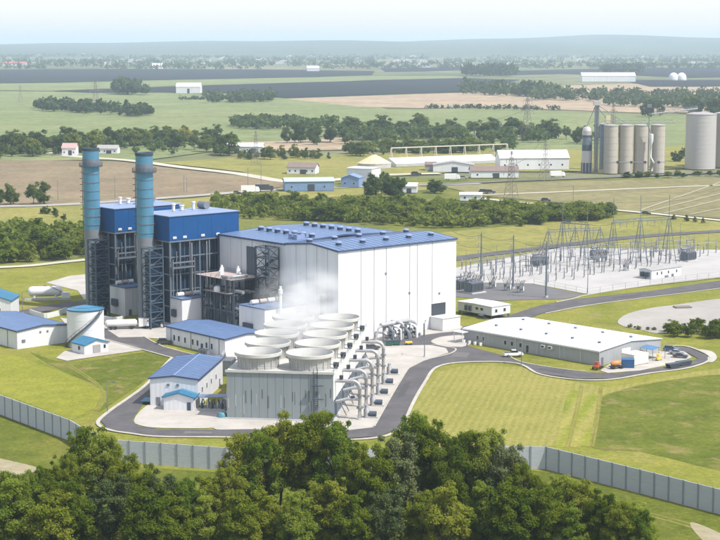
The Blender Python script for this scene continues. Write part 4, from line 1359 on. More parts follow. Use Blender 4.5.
# ================================================================== EAST SIDE: warehouse and yard
wh = (71.5, 485.0)
WA = 46.5
t = thing('warehouse', 'long low grey warehouse with broad white roof', 'warehouse', wh, WA)
WL, WB, WZ = 30.5, 55.0, 4.4
shell(t, WL, WB, WZ, WZ + 1.3, M_grey_clad, 'y')
for xa, xb, nm in ((0, WL / 2, 'a'), (WL / 2, WL, 'b')):
    for k in range(7):                                 # roof sheets, one per bay
        y0, y1 = WB * k / 7 + (.03 if k else -.4), WB * (k + 1) / 7 - (.03 if k < 6 else -.4)
        za, zb = (WZ, WZ + 1.3) if nm == 'a' else (WZ + 1.3, WZ)
        x0, x1 = (xa - .4, xb - .02) if nm == 'a' else (xa + .02, xb + .4)
        MB().prism([(x0, za + .02), (x1, zb + .02), (x1, zb + .2), (x0, za + .2)], y0, y1).build('roof_sheet', M_white, t)
MB().box(WL / 2 - .3, -.4, WZ + 1.46, WL / 2 + .3, WB + .4, WZ + 1.56).build('ridge_cap', M_offwhite, t)
for xx in (-.48, WL + .4):
    MB().box(xx, -.4, WZ - .25, xx + .08, WB + .4, WZ + .16).build('gutter', M_whitepaint, t)
for y in (7, 15, 24, 33, 46):
    bar('downpipe', (-.14, y, .2), (-.14, y, WZ - .2), .13, M_whitepaint, t)
for y in (30.5, 34.0, 36.8, 46, 48.6):
    window(t, 0, y, 1.5, 1.0, 1.3, 'x')
window(t, 0, 27.6, .2, 1.1, 2.3, 'x', name='door_pane')
for y in (17.8, 20.6):
    u = MB().box(-.9, y, 2.6, -.01, y + 1.5, 3.6).build('wall_unit', M_whitepaint, t)
    MB().box(-.94, y + .2, 2.8, -.9, y + 1.3, 3.4).build('grille', M_steel_d, u)
for k in range(5):
    roof_vent(t, WL * .25, 6 + k * 10.5, WZ + .75, .9, .7)
    roof_vent(t, WL * .72, 5 + k * 11.0, WZ + .85, .9, .7)
MB().box(10.8, -.1, .2, 15.2, -.004, 3.8).build('roller_door', M_whitepaint, t)
MB().box(1.0, -.08, .2, 2.0, -.004, 2.4).build('man_door', M_steel, t)
for k in range(4):
    MB().box(-2.2, 46 + k * 2.4, .15, -1.2, 46.6 + k * 2.4, 1.1).build('gate_barrier', M_whitepaint, t)
cnp = MB().box(-3.5, 52.5, 3.6, -.05, 56.5, 3.75).build('porch_roof', M_whitepaint, t)
for y in (52.7, 56.3):
    bar('porch_post', (-3.3, y, .15), (-3.3, y, 3.6), .16, M_whitepaint, cnp)

# site office raised on stilts
p = (46.0, 568.4)
t = thing('raised_office', 'white prefabricated office raised on stilts between hall and warehouse', 'office', p, AZ)
OL, OW = 9.2, 17.0
MB().box(0, 0, 1.3, OL, OW, 4.4).build('body', M_white, t)
MB().prismx([(-.25, 4.4), (OW + .25, 4.4), (OW + .25, 4.5), (OW / 2, 4.75), (-.25, 4.5)], -.25, OL + .25).build('roof', M_whitepaint, t)
for x in (.4, OL / 2, OL - .4):
    for y in (.5, 4.5, 8.5, 12.5, 16.4):
        bar('stilt', (x, y, .1), (x, y, 1.3), .25, M_steel_d, t)
MB().box(.1, .1, 1.05, OL - .1, OW - .1, 1.28).build('floor_frame', M_steel_d, t)
for x in (1.6, 5.8):
    window(t, x, 0, 2.3, 1.1, 1.1, 'y')
for y in (4.2, 6.6):
    window(t, 0, y, 2.6, 1.4, .9, 'x')
for y in (10.0, 12.0):
    u = MB().box(-.7, y, 1.8, -.01, y + .9, 3.8).build('wall_unit', M_steel, t)
    MB().box(-.74, y + .1, 2.0, -.7, y + .8, 3.5).build('grille', M_dark, u)
for k in range(6):
    bar('stair_tread', (-2.3, 1.2 + k * .35, .2 + k * .2), (-1.0, 1.2 + k * .35, .2 + k * .2), .3, M_steel_d, t, .06)
bar('stair_landing', (-1.2, 3.2, 1.25), (-1.2, 4.8, 1.25), 2.2, M_steel, t, .1)

# ---------------------------------------------------------------- things parked behind the warehouse gable
def container(label, u, v, az, L, W, h, m, roof=None):
    p = G(u, v)
    t = thing('shipping_container', label, 'container', (p.x, p.y, .2), az)
    MB().box(0, 0, .15, L, W, h).build('body', m, t)
    MB().box(-.05, -.05, h, L + .05, W + .05, h + .08).build('roof', roof or m, t)
    n = int(L / .6)
    for k in range(n):
        pbox('wall_rib', L * (k + .25) / n, -.05, .25, L * (k + .75) / n, 0, h - .1, m, t)
    for y in (.06, W / 2 + .03):
        pbox('end_door', -.05, y, .25, 0, y + W / 2 - .1, h - .1, m, t)
    for x in (0, L - .2):
        pbox('corner_foot', x, 0, 0, x + .2, W, .15, M_dark, t)
    return t


container('cream white shipping container beside the grey warehouse gable', 634, 366.5, 50, 6.5, 5.0, 3.2, mat('cream_paint', (.74, .69, .57), .6), M_whitepaint)
container('dark blue skip container next to the cream container', 622, 368.5, 96, 3.6, 3.4, 2.4, M_bluepaint)
p = G(611, 369.5)
t = thing('orange_mixer', 'orange tank mixer trailer parked at the warehouse gable', 'trailer', (p.x, p.y, .2), 70)
MB().tube([(0, 0, 1.5), (.6, 0, 1.55), (2.4, 0, 1.65), (3.1, 0, 1.7)], [.4, .8, .8, .35], 16).build('drum', M_orange, t, True)
MB().box(-.4, -.8, .6, 4.2, .8, .8).build('chassis', M_dark, t)
for x in (.6, 3.2):
    for y in (-.85, .85):
        MB().tube([(x, y - .15, .45), (x, y + .15, .45)], .45, 12).build('wheel', M_rubber, t, True)
bar('drawbar', (-.4, 0, .7), (-2.2, 0, .5), .12, M_dark, t)
p = G(594.5, 370.5)
t = thing('red_loader', 'small red loader parked at the warehouse corner', 'loader', (p.x, p.y, .2), 40)
MB().prism([(0, .5), (2.4, .5), (2.4, 1.3), (1.9, 1.4), (1.7, 2.2), (.9, 2.2), (.7, 1.2), (0, 1.1)], -.6, .6).build('body', M_red, t)
for x in (.4, 2.0):
    for y in (-.75, .75):
        MB().tube([(x, y - .15, .42), (x, y + .15, .42)], .42, 12).build('wheel', M_rubber, t, True)
for y in (-.5, .5):
    bar('lift_arm', (1.6, y, 1.2), (3.4, y, .5), .12, M_dark, t)
MB().box(3.2, -.8, .15, 3.9, .8, .7).build('bucket', M_dark, t)
p = G(652.5, 361)
t = thing('shade_canopy', 'blue tarpaulin canopy on posts at the warehouse back corner', 'canopy', (p.x, p.y, .2), 56)
MB().prism([(0, 3.1), (2.7, 3.7), (5.4, 3.1), (5.4, 3.16), (2.7, 3.78), (0, 3.16)], 0, 5.6).build('tarpaulin', M_tarpblue, t)
for x in (.1, 5.3):
    for y in (.1, 2.8, 5.5):
        bar('post', (x, y, 0), (x, y, 3.1), .12, M_steel, t)
p = G(657.5, 361.5)
t = thing('yellow_lift', 'small yellow scissor lift under the blue canopy', 'lift', (p.x, p.y, .2), 56)
MB().box(0, 0, .3, 1.5, .8, .9).build('chassis', M_yellow, t)
MB().box(0, 0, 1.9, 1.5, .8, 2.0).build('platform', M_yellow, t)
for y in (.05, .75):
    bar('scissor_arm', (.1, y, .9), (1.4, y, 1.9), .1, M_yellow, t)
    bar('scissor_arm', (1.4, y, .9), (.1, y, 1.9), .1, M_yellow, t)
    bar('rail', (0, y, 2.8), (1.5, y, 2.8), .06, M_yellow, t)
for x in (.02, 1.48):
    for y in (.05, .75):
        bar('rail_post', (x, y, 2.0), (x, y, 2.8), .06, M_yellow, t)
        bar('wheel', (x, y - .06, .17), (x, y + .06, .17), .34, M_rubber, t, kind='rod')
for k, (u, v, L) in enumerate(((681, 367.2, 4.2), (671, 369.5, 3.6))):
    p = G(u, v)
    t = thing('dark_skip', ('low dark skip on the outer edge of the loop road', 'low dark skip nearer the cream container')[k], 'skip', (p.x, p.y, .23), 55)
    MB().prism([(0, .1), (L, .1), (L + .5, 1.2), (-.5, 1.2)], 0, 1.9).build('body', M_dark, t)
    MB().box(-.5, -.08, 1.2, L + .5, 1.98, 1.32).build('rim', M_steel_d, t)

# ---------------------------------------------------------------- vehicles


def vehicle(name, label, cat, u, v, az, m, kind='suv', z=.24, group=None, s=1.0):
    p = G(u, v)
    t = thing(name, label, cat, (p.x, p.y, z), az, group)
    t.scale = (s, s, s)
    W = .92
    if kind == 'suv':
        body = [(-2.35, .42), (2.3, .42), (2.38, .7), (2.3, 1.0), (1.15, 1.12), (-2.3, 1.15), (-2.4, .75)]
        cab = [(-2.15, 1.13), (1.1, 1.13), (.45, 1.72), (-1.85, 1.74)]
    elif kind == 'pickup':
        body = [(-2.9, .5), (2.7, .5), (2.8, .8), (2.7, 1.1), (1.5, 1.25), (.9, 1.25), (-2.9, 1.2)]
        cab = [(-.9, 1.23), (1.4, 1.24), (.8, 1.9), (-.6, 1.92)]
    elif kind == 'sedan':
        body = [(-2.3, .38), (2.25, .38), (2.35, .62), (2.2, .88), (1.1, .98), (-1.6, 1.0), (-2.3, .95)]
        cab = [(-1.6, .98), (1.05, .97), (.3, 1.42), (-1.0, 1.44)]
    else:   # truck: cab and box
        body = [(-3.8, .7), (2.2, .7), (2.2, 3.2), (-3.8, 3.2)]
        cab = [(2.3, .7), (4.1, .7), (4.1, 1.7), (3.7, 2.6), (2.3, 2.7)]
    MB().prism(body, -W, W).build('body', m, t)
    if kind != 'truck':
        c = MB().prism(cab, -W * .86, W * .86).build('cabin', M_glass, t)
        xs = [q[0] for q in cab]
        MB().prism([(cab[3][0] + .05, cab[3][1]), (cab[2][0] - .05, cab[2][1]), (cab[2][0] - .1, cab[2][1] + .06), (cab[3][0] + .1, cab[3][1] + .06)], -W * .84, W * .84).build('cabin_roof', m, c)
        wx = (-1.45, 1.45) if kind != 'pickup' else (-1.75, 1.75)
    else:
        c = MB().prism(cab, -W, W).build('cabin', m, t)
        MB().prism([(3.75, 1.75), (4.13, 1.75), (3.76, 2.55), (3.7, 2.55)], -W * .9, W * .9).build('windscreen', M_glass, c)
        wx = (-2.8, -1.8, 3.2)
    for x in wx:
        for y in (-W + .1, W - .1):
            wl = MB().tube([(x, y - .12, .36), (x, y + .12, .36)], .36, 14).build('wheel', M_rubber, t, True)
            MB().tube([(x, y - .135, .36), (x, y + .135, .36)], .2, 10).build('rim', M_steel, wl, True)
    if kind == 'pickup':
        MB().box(-2.8, -W + .1, 1.19, -1.0, W - .1, 1.23).build('load_bed', M_dark, t)
    xf = max(q[0] for q in (cab if kind == 'truck' else body)) - .06
    for y in (-W + .12, W - .42):
        MB().box(xf - .05, y, .72, xf + .06, y + .3, .9).build('headlight', M_whitepaint, t)
        xr = min(q[0] for q in body)
        MB().box(xr - .02, y, .8, xr + .05, y + .3, .98).build('tail_light', M_red, t)
    return t


M_carwhite = mat('car_white', (.75, .75, .75), .25, spec=.6)
M_cargrey = mat('car_grey', (.05, .055, .065), .22, spec=.7)
M_carblue = mat('car_blue', (.04, .08, .2), .25, spec=.7)
M_carsilver = mat('car_silver', (.4, .41, .42), .25, .5)
vehicle('pickup_truck', 'white pickup truck parked in front of the grey warehouse', 'pickup', 513.5, 357.2, 82, M_carwhite, 'pickup', s=1.05)
vehicle('parked_car', 'dark silver car parked in front of the control house', 'car', 164.5, 344.5, 84, M_cargrey, 'suv')
vehicle('parked_car', 'dark blue car farthest back on the loop road beside the warehouse', 'car', 671, 351.8, 110, M_carblue, 'suv')
vehicle('parked_car', 'silver car between two dark cars by the blue canopy', 'car', 676.5, 355.0, 112, M_carsilver, 'sedan')
vehicle('parked_car', 'black car nearest the bend of the loop road', 'car', 680.5, 358.2, 112, M_cargrey, 'sedan')
vehicle('parked_car', 'dark car parked below the cooling tower pipes and hall', 'car', 372.5, 350.2, 70, M_cargrey, 'suv')
# dark green skips and a yellow barrow by the pipework
for k, (u, v) in enumerate(((386, 346.6), (393.5, 346.2))):
    p = G(u, v)
    t = thing('green_bin', ('dark green bin nearer the cooling tower', 'dark green bin nearer the yellow cart')[k], 'bin', (p.x, p.y, .2), 84)
    MB().prism([(0, .25), (2.0, .25), (2.3, 1.5), (-.1, 1.5)], 0, 1.3).build('body', M_green, t)
    MB().box(-.12, -.05, 1.5, 2.32, 1.35, 1.62).build('lid', M_dark, t)
    for x in (.2, 1.8):
        for y in (.15, 1.15):
            MB().tube([(x, y - .06, .15), (x, y + .06, .15)], .15, 8).build('caster', M_rubber, t)
p = G(405.5, 345.6)
t = thing('yellow_cart', 'small yellow cart on the concrete before the hall', 'cart', (p.x, p.y, .2), 84)
MB().box(0, 0, .5, 2.2, 1.2, 1.0).build('tray', M_yellow, t)
for x in (.4, 1.8):
    for y in (0, 1.2):
        MB().tube([(x, y - .08, .3), (x, y + .08, .3)], .3, 10).build('wheel', M_rubber, t)
bar('handle', (2.2, .6, .8), (3.1, .6, 1.3), .08, M_steel, t)

# ---------------------------------------------------------------- light poles
def light_pole(label, u, v, h, m=M_steel, arm=1.6, az=90, group=None):
    p = G(u, v)
    t = thing('light_pole', label, 'light pole', (p.x, p.y), az, group)
    MB().lathe([(.16, 0), (.09, h)], 8, close=True).build('pole', m, t, True)
    MB().lathe([(.35, 0), (.35, .6)], 10, close=True).build('footing', M_conc_g, t)
    a = bar('arm', (0, 0, h - .1), (arm, 0, h + .15), .1, m, t)
    MB().box(arm - .2, -.18, h + .05, arm + .6, .18, h + .22).build('lamp_head', M_steel_d, t)
    return t


light_pole('light pole on the pale concrete between hall and road', 424.5, 357.5, 11, az=10)
light_pole('light pole at the front edge of the substation yard', 587.5, 294, 14, az=-40)
light_pole('light pole on the grass beside the left road', 107.5, 413, 8, az=80)
light_pole('light pole on the lawn before the warehouse', 521.5, 366, 7.5, az=0)
light_pole('light pole on the grass by the gas tank', 22.5, 314, 8, az=60)

# ================================================================== PERIMETER WALL
def panel_wall(name, label, pix, seg=4.1, h=5.25):
    pts = [Vector((*G(u, v).xy, 0)) for u, v in pix]
    o0 = pts[0]
    t = thing(name, label, 'wall', (o0.x, o0.y, 0.05), 90)
    for a, b in zip(pts[:-1], pts[1:]):
        L = (b - a).length
        n = max(1, round(L / seg))
        d = (b - a) / n
        ang = math.atan2(d.y, d.x)
        for k in range(n):
            p = a + d * k - o0
            ln = d.length
            key = ('panel', round(ln, 2))
            if key not in UNIT:
                mb = MB()
                mb.box(.17, -.09, 0, ln - .17, .09, h * .52 - .025)
                me = bpy.data.meshes.new('wall_panel')
                me.from_pydata(mb.v, [], mb.f)
                me.materials.append(M_wallconc)
                UNIT[key] = me
                me2 = bpy.data.meshes.new('wall_post')
                mb = MB().box(-.17, -.2, 0, .17, .2, h + .08)
                me2.from_pydata(mb.v, [], mb.f)
                me2.materials.append(M_wallpost)
                UNIT[('post', key)] = me2
            for zz in (0, h * .52):
                o = link('wall_panel', UNIT[key], t, (p.x, p.y, zz))
                o.rotation_euler.z = ang
                if zz:
                    o.scale.z = .48 / .52
                    o.location.x += -math.sin(ang) * .015
                    o.location.y += math.cos(ang) * .015
            o = link('wall_post', UNIT[('post', key)], t, (p.x, p.y, 0))
            o.rotation_euler.z = ang
    o = link('wall_post', UNIT[('post', key)], t, pts[-1] - o0)
    return t


panel_wall('perimeter_wall', 'grey concrete panel wall in front of the left lawn', [(-24, 405.5), (70, 441), (84, 450)])
panel_wall('perimeter_wall', 'grey concrete panel wall below the cooling tower and treatment house', [(86, 452), (114, 462), (226, 470.5), (330, 472), (512, 469)])
panel_wall('perimeter_wall', 'grey concrete panel wall running off below the mown lawn', [(515, 468.8), (546, 469.5), (640, 493.5), (760, 525)])

# ================================================================== SUBSTATION
M_gantry = mat('gantry_steel', (0.15, 0.18, 0.215), 0.5, 0.3, 0.2, 0.5)


def gantry(label, uvs, h, mast):
    """tapered A-frame columns joined by a lattice beam"""
    pts = [Vector((*G(u, v).xy, 0)) for u, v in uvs]
    o0 = pts[0]
    t = thing('line_gantry', label, 'gantry', (o0.x, o0.y, .16), 90, 'substation gantries')
    dirv = (pts[-1] - pts[0]).normalized()
    nrm = Vector((-dirv.y, dirv.x, 0))
    for p in pts:
        q = p - o0
        top = q + Vector((0, 0, h))
        for sx in (-1, 1):
            for sy in (-1, 1):
                bar('frame_leg', q + dirv * sx * 1.7 + nrm * sy * 3.4, top + dirv * sx * .35 + nrm * sy * .35, .22, M_gantry, t)
        for k in range(1, 6):
            f0 = k / 6
            for sx in (-1, 1):
                w0 = 1.7 * (1 - f0) + .35 * f0
                d0 = 3.4 * (1 - f0) + .35 * f0
                bar('frame_tie', q + dirv * sx * w0 - nrm * d0 + Vector((0, 0, h * f0)), q + dirv * sx * w0 + nrm * d0 + Vector((0, 0, h * f0)), .14, M_gantry, t)
        bar('mast', top, top + Vector((0, 0, mast)), .22, M_gantry, t)
    for a, b in zip(pts[:-1], pts[1:]):
        a, b = a - o0 + Vector((0, 0, h - .4)), b - o0 + Vector((0, 0, h - .4))
        for dz in (0, 1.1):
            for s in (-.5, .5):
                bar('beam_chord', a + nrm * s + Vector((0, 0, dz)), b + nrm * s + Vector((0, 0, dz)), .18, M_gantry, t)
        n = 8
        for k in range(n):
            bar('beam_lacing', a.lerp(b, k / n) - nrm * .5 + Vector((0, 0, 0 if k % 2 else 1.1)), a.lerp(b, (k + 1) / n) - nrm * .5 + Vector((0, 0, 1.1 if k % 2 else 0)), .12, M_gantry, t)
        for k in (1, 2, 3):
            s = a.lerp(b, k / 4)
            bar('insulator_string', s - Vector((0, 0, 2.4)), s, .3, M_insul, t, kind='rod')
    return t


gantry('grey-blue two-legged line gantry nearest the hall', [(562, 264), (586.5, 267)], 18.5, 8.5)
gantry('tall grey-blue three-legged line gantry behind the white relay house', [(612.5, 267.5), (639.5, 265), (668, 263)], 19.5, 10.5)
gantry('low far gantry at the back of the substation', [(548, 251), (575, 249.5), (600, 248.5)], 9, 1.5)

def monopole(label, u, v, h):
    p = G(u, v)
    t = thing('steel_monopole', label, 'pole', (p.x, p.y, .16), AZ, 'steel monopoles beside the hall')
    MB().lathe([(.42, 0), (.24, h)], 10, close=True).build('shaft', M_steelblue, t, True)
    MB().lathe([(.8, 0), (.8, .7)], 12, close=True).build('footing', M_conc_g, t)
    for z in (h - 1.0, h - 4.2, h - 7.4):
        bar('bracket', (0, 0, z), (-1.6, 0, z + .2), .16, M_steelblue, t)
        bar('insulator', (-1.6, 0, z + .2), (-1.6, 0, z - 1.4), .28, M_insul, t, kind='rod')
    return t


for lab, u, v, h in (('steel monopole standing nearest the white hall', 481, 281, 19.5), ('middle of the three steel monopoles right of the hall', 513, 289, 21.0), ('steel monopole standing nearest the road, third from the hall', 546, 298, 21.5)):
    monopole(lab, u, v, h)


def wire(label, pts, r=.05, sag=1.5, name='power_line', m=M_dark):
    t = []
    for a, b in zip(pts[:-1], pts[1:]):
        a, b = Vector(a), Vector(b)
        n = 14
        for k in range(n + 1):
            f = k / n
            q = a.lerp(b, f)
            q.z -= sag * 4 * f * (1 - f)
            t.append(q)
    o = MB().tube(t, r, 5).build(name, m)
    return tag(o, label, 'power line')


def top_at(u, v, h):
    p = G(u, v)
    return (p.x, p.y, h)


wire('upper conductor strung between the three monopoles and the gantry', [top_at(452, 274, 18), top_at(480, 281, 18.6), top_at(512, 289, 19.8), top_at(545, 298, 20.3)], .06, 1.2)
wire('lower conductor strung between the three monopoles', [top_at(452, 274, 14), top_at(480, 281, 14.0), top_at(512, 289, 15.2), top_at(545, 298, 15.8)], .06, 1.2)
wire('conductor from the nearest monopole to the two-legged gantry', [top_at(545, 298, 20.6), top_at(574, 265.5, 18.6)], .06, 1.0)
wire('conductor from the two-legged gantry to the three-legged gantry', [top_at(586.5, 267, 18.6), top_at(612.5, 267.5, 19)], .06, .8)
wire('long conductor from the three-legged gantry over the field', [top_at(668, 263, 27), top_at(780, 205, 33)], .07, 6)
wire('second long conductor from the three-legged gantry over the field', [top_at(639.5, 265, 27), top_at(790, 203, 33)], .07, 6)

# equipment: bus posts, breakers, switches, transformers, cabinets
def bus_post():
    t = thing('bus_support', 'slim steel bus support post with porcelain cap in the substation', 'bus support', (0, 0, 0), AZ, 'bus support posts')
    MB().box(-.14, -.14, 0, .14, .14, 3.2).build('post', M_gantry, t)
    MB().lathe([(.12, 3.2), (.26, 3.3), (.14, 3.5), (.26, 3.7), (.14, 3.9), (.26, 4.1), (.14, 4.3), (.2, 4.6)], 8).build('insulator', M_insul, t, True)
    MB().box(-.5, -.5, 0, .5, .5, .25).build('footing', M_conc_g, t)
    return t


def surge_mast():
    t = thing('lightning_mast', 'thin pale lightning mast among the substation posts', 'mast', (0, 0, 0), AZ, 'lightning masts')
    MB().lathe([(.16, 0), (.11, 6), (.05, 11.5)], 7, close=True).build('shaft', M_gantry, t, True)
    MB().box(-.45, -.45, 0, .45, .45, .3).build('footing', M_conc_g, t)
    bar('bracket', (-.9, 0, 7.2), (.9, 0, 7.2), .1, M_gantry, t)
    return t


def breaker():
    t = thing('circuit_breaker', 'grey circuit breaker with splayed bushings in the substation', 'circuit breaker', (0, 0, 0), AZ, 'circuit breakers')
    MB().box(-1.3, -.6, 1.6, 1.3, .6, 2.7).build('tank', M_steel, t)
    for x in (-1.1, 1.1):
        for y in (-.5, .5):
            bar('leg', (x, y, 0), (x, y, 1.6), .16, M_gantry, t)
    for x in (-1.0, 0, 1.0):
        for s in (-1, 1):
            bar('bushing', (x, s * .3, 2.6), (x * 1.25, s * 1.5, 5.0), .3, M_insul, t, kind='rod')
    MB().box(1.35, -.5, .6, 2.0, .5, 2.2).build('control_cabinet', M_whitepaint, t)
    return t


def disconnect():
    t = thing('disconnect_switch', 'portal-framed disconnect switch with blade arm in the substation', 'switch', (0, 0, 0), AZ, 'disconnect switches')
    for x in (-2.6, 2.6):
        bar('portal_leg', (x, 0, 0), (x, 0, 5.4), .24, M_gantry, t)
    bar('portal_beam', (-2.8, 0, 5.4), (2.8, 0, 5.4), .3, M_gantry, t)
    for x in (-2, 0, 2):
        for y in (-.5, .5):
            bar('insulator', (x, y, 5.5), (x, y, 6.9), .24, M_insul, t, kind='rod')
        bar('blade', (x, -.5, 6.9), (x, .9, 7.9), .1, M_steel, t)
    return t


def transformer():
    t = thing('power_transformer', 'boxy grey power transformer with radiator fins and bushings', 'transformer', (0, 0, 0), AZ, 'power transformers')
    MB().box(-3.2, -1.7, .4, 3.2, 1.7, 4.2).build('tank', M_gantry, t)
    for s in (-1, 1):
        for k in range(8):
            pbox('radiator_fin', -3 + k * .8, s * 1.75 - (.7 if s < 0 else 0), .9, -2.75 + k * .8, s * 1.75 + (.7 if s > 0 else 0), 3.8, M_steel, t)
    for x in (-1.8, 0, 1.8):
        bar('bushing', (x, -.6, 4.2), (x * 1.15, -1.5, 7.0), .36, M_insul, t, kind='rod')
        bar('bushing', (x, .7, 4.2), (x, 1.0, 5.6), .28, M_insul, t, kind='rod')
    MB().tube([(-3.2, 1.2, 5.2), (1.2, 1.2, 5.2)], .5, 10).build('conservator', M_steel, t, True)
    for x in (-2.6, .6):
        bar('conservator_leg', (x, 1.2, 4.2), (x, 1.2, 4.8), .14, M_gantry, t)
    MB().box(-3.8, -3, 0, 3.8, 3, .4).build('plinth', M_conc_g, t)
    return t


def place(proto, spots, z=.16, used=[]):
    lab = proto['label']
    for k, (u, v, az) in enumerate(sorted(spots)):
        p = G(u, v)
        if proto.name in used:
            o = copy_tree(proto)
        else:
            o = proto
            used.append(proto.name)
        o.location = (p.x, p.y, z)
        o.rotation_euler = (0, 0, R(90 - az))
        if len(spots) <= 20:
            o['label'] = f'{lab}, {ORD[k]} from left'


def rows(u0, v0, u1, v1, n, ju=0, az=AZ):
    a, b = G(u0, v0), G(u1, v1)
    out = []
    for k in range(n):
        q = a.lerp(b, k / (n - 1))
        d = q.y * cP + CAM_H * sP
        up = q.y * sP - CAM_H * cP
        out.append((360 + F_PX * q.x / d, 270 - F_PX * up / d, az))
    return out


place(bus_post(), rows(466, 273, 560, 262, 9) + rows(470, 279, 548, 270, 8) + rows(556, 275, 640, 262, 9) + rows(578, 269, 700, 257, 13)
      + rows(560, 258, 690, 250, 12) + rows(574, 280, 604, 273, 4) + rows(640, 258, 716, 253, 7) + rows(548, 283, 572, 277, 4) + rows(462, 270, 520, 262, 8) + rows(474, 283, 560, 272, 10) + rows(520, 268, 600, 256, 9) + rows(590, 275, 680, 262, 9) + rows(610, 262, 716, 249, 12) + rows(500, 280, 540, 275, 5))
place(surge_mast(), rows(466, 277, 540, 266, 6) + rows(556, 270, 610, 260, 5) + rows(620, 272, 708, 256, 7) + rows(570, 254, 680, 247, 6))
place(breaker(), [(478, 287, 40), (492, 289, 40), (507, 291, 40), (520, 293, 40), (468, 284.5, 40), (597, 263, AZ), (604, 262, AZ), (626, 271, AZ), (682, 257.5, AZ), (690, 257, AZ), (535, 262, AZ), (543, 261, AZ)])
place(disconnect(), [(487, 276, AZ), (500, 275, AZ), (524, 273, AZ), (536, 272, AZ), (571, 270, AZ), (598, 271, AZ), (624, 262, AZ), (650, 259, AZ), (655, 264, AZ), (584, 257, AZ), (610, 255.5, AZ), (634, 254, AZ), (660, 252.5, AZ), (690, 252, AZ)])
place(transformer(), [(462, 290.5, AZ), (474, 293, AZ), (540, 266.5, AZ), (598, 259.5, AZ), (688, 261, AZ)])
for k, (a, b, z) in enumerate((((466, 273), (560, 262), 4.7), ((470, 279), (548, 270), 4.7), ((578, 269), (700, 257), 4.75), ((560, 258), (690, 250), 4.75), ((640, 258), (716, 253), 4.75), ((556, 275), (640, 262), 4.75))):
    p, q = G(*a), G(*b)
    o = MB().tube([(p.x, p.y, z + .1), (q.x, q.y, z + .1)], .11, 6).build('bus_tube', M_steel)
    tag(o, ['long straight bus tube beside the hall end of the yard', 'bus tube on posts just before the hall end row', 'bus tube across the middle of the pale gravel', 'bus tube along the back row of the yard', 'short bus tube at the far end of the yard', 'bus tube between the two gantries'][k], 'bus tube')
# relay house
p = (118.8, 665.8)
t = thing('relay_house', 'small white relay house with dark roof on the pale gravel', 'building', p, AZ)
RL, RW = 19.2, 6.4
shell(t, RL, RW, 3.7, 4.3, M_white, 'x')
gable_roof(t, 0, RL, 0, RW, 3.7, 4.3, M_greyroof, 'x', .3, .15)
for x in (3.2, 6.0, 10.4, 15.8):
    window(t, x, 0, 1.6, .8, 1.2, 'y')
MB().box(8.6, -.5, .2, 10.4, -.01, 1.0).build('cable_box', M_steel, t)
MB().box(13.0, -.5, .2, 13.9, -.01, 1.3).build('cable_box', M_steel, t)
for y in (1.0, 3.6):
    u_ = MB().box(-1.0, y, .9, -.01, y + 1.6, 2.9).build('wall_unit', M_steel_d, t)
    MB().box(-1.04, y + .2, 1.2, -1.0, y + 1.4, 2.6).build('grille', M_dark, u_)
window(t, 0, 2.75, .2, .7, 2.1, 'x', name='door_pane')
# yard fence: posts and rails
def fence(label, pix, step=7.0, h=2.4):
    pts = [Vector((*G(u, v).xy, 0)) for u, v in pix]
    o0 = pts[0]
    t = thing('yard_fence', label, 'fence', (o0.x, o0.y, .1))
    for a, b in zip(pts[:-1], pts[1:]):
        n = max(1, round((b - a).length / step))
        for k in range(n):
            p = a.lerp(b, k / n) - o0
            bar('fence_post', p, p + Vector((0, 0, h)), .09, M_steel, t)
        for z in (.15, h * .5, h - .05):
            bar('fence_rail', a - o0 + Vector((0, 0, z)), b - o0 + Vector((0, 0, z)), .045, M_steel, t)


fence('thin steel fence along the front of the substation yard', [(534, 284.5), (587, 295), (650, 285.5), (720, 277.5), (800, 264)])
fence('thin steel fence along the back of the substation yard', [(450, 267.5), (505, 257.5), (556, 245.5), (640, 243.5), (720, 247)], 9)
fence('thin wire fence along the rough field left of the boilers', [(-30, 269), (30, 266), (86, 259)], 9, 1.6)
# ================================================================== GRAIN ELEVATOR
def silo(label, u, v, r, h, m, group, n=28, rings=7, roofz=1.0):
    p = G(u, v)
    t = thing('grain_silo', label, 'silo', (p.x, p.y + r, .3), 90, group)
    MB().lathe([(r, 0), (r, h)], n).build('shell', m, t, True)
    MB().lathe([(r + .25, h - .1), (r + .25, h + .5), (r * .5, h + roofz), (.05, h + roofz * 1.3)], n).build('roof', M_greyroof, t, True)
    for k in range(rings):
        z = h * (k + .7) / (rings + .4)
        MB().lathe([(r, z), (r + .08, z), (r + .08, z + .18), (r, z + .18)], n).build('hoop', m, t)
    return t


S0 = G(628, 174)
silos = [(611.4, 'first grain silo from the striped dryer, pale concrete'), (626.3, 'second grain silo from the striped dryer, pale concrete'), (641.4, 'third grain silo from the striped dryer, pale concrete'), (658.3, 'fourth grain silo from the dryer, set apart by a dark gap')]
hs = rise(628, 174, 126.5)
SR = 7.1 / F_PX * S0.y
for u, lab in silos:
    silo(lab, u, 174.2 - (u - 611) * .012, SR, hs, M_silo, 'row of pale concrete silos')
silo('blue-grey metal bin half hidden behind the first silo', 604.5, 170.5, SR * .72, hs * .98, M_steelblue, 'bins behind the silos')
hb = rise(703, 170, 115.5)
silo('huge pale steel grain bin right of the four silos', 703, 170, 15.2 / F_PX * G(703, 170).y, hb, M_bin, 'huge steel grain bins', 36, 12, 1.6)
silo('huge steel grain bin cut by the edge of the view', 732, 168.5, 15.2 / F_PX * G(732, 168).y, hb * 1.0, M_silo, 'huge steel grain bins', 36, 12, 1.6)
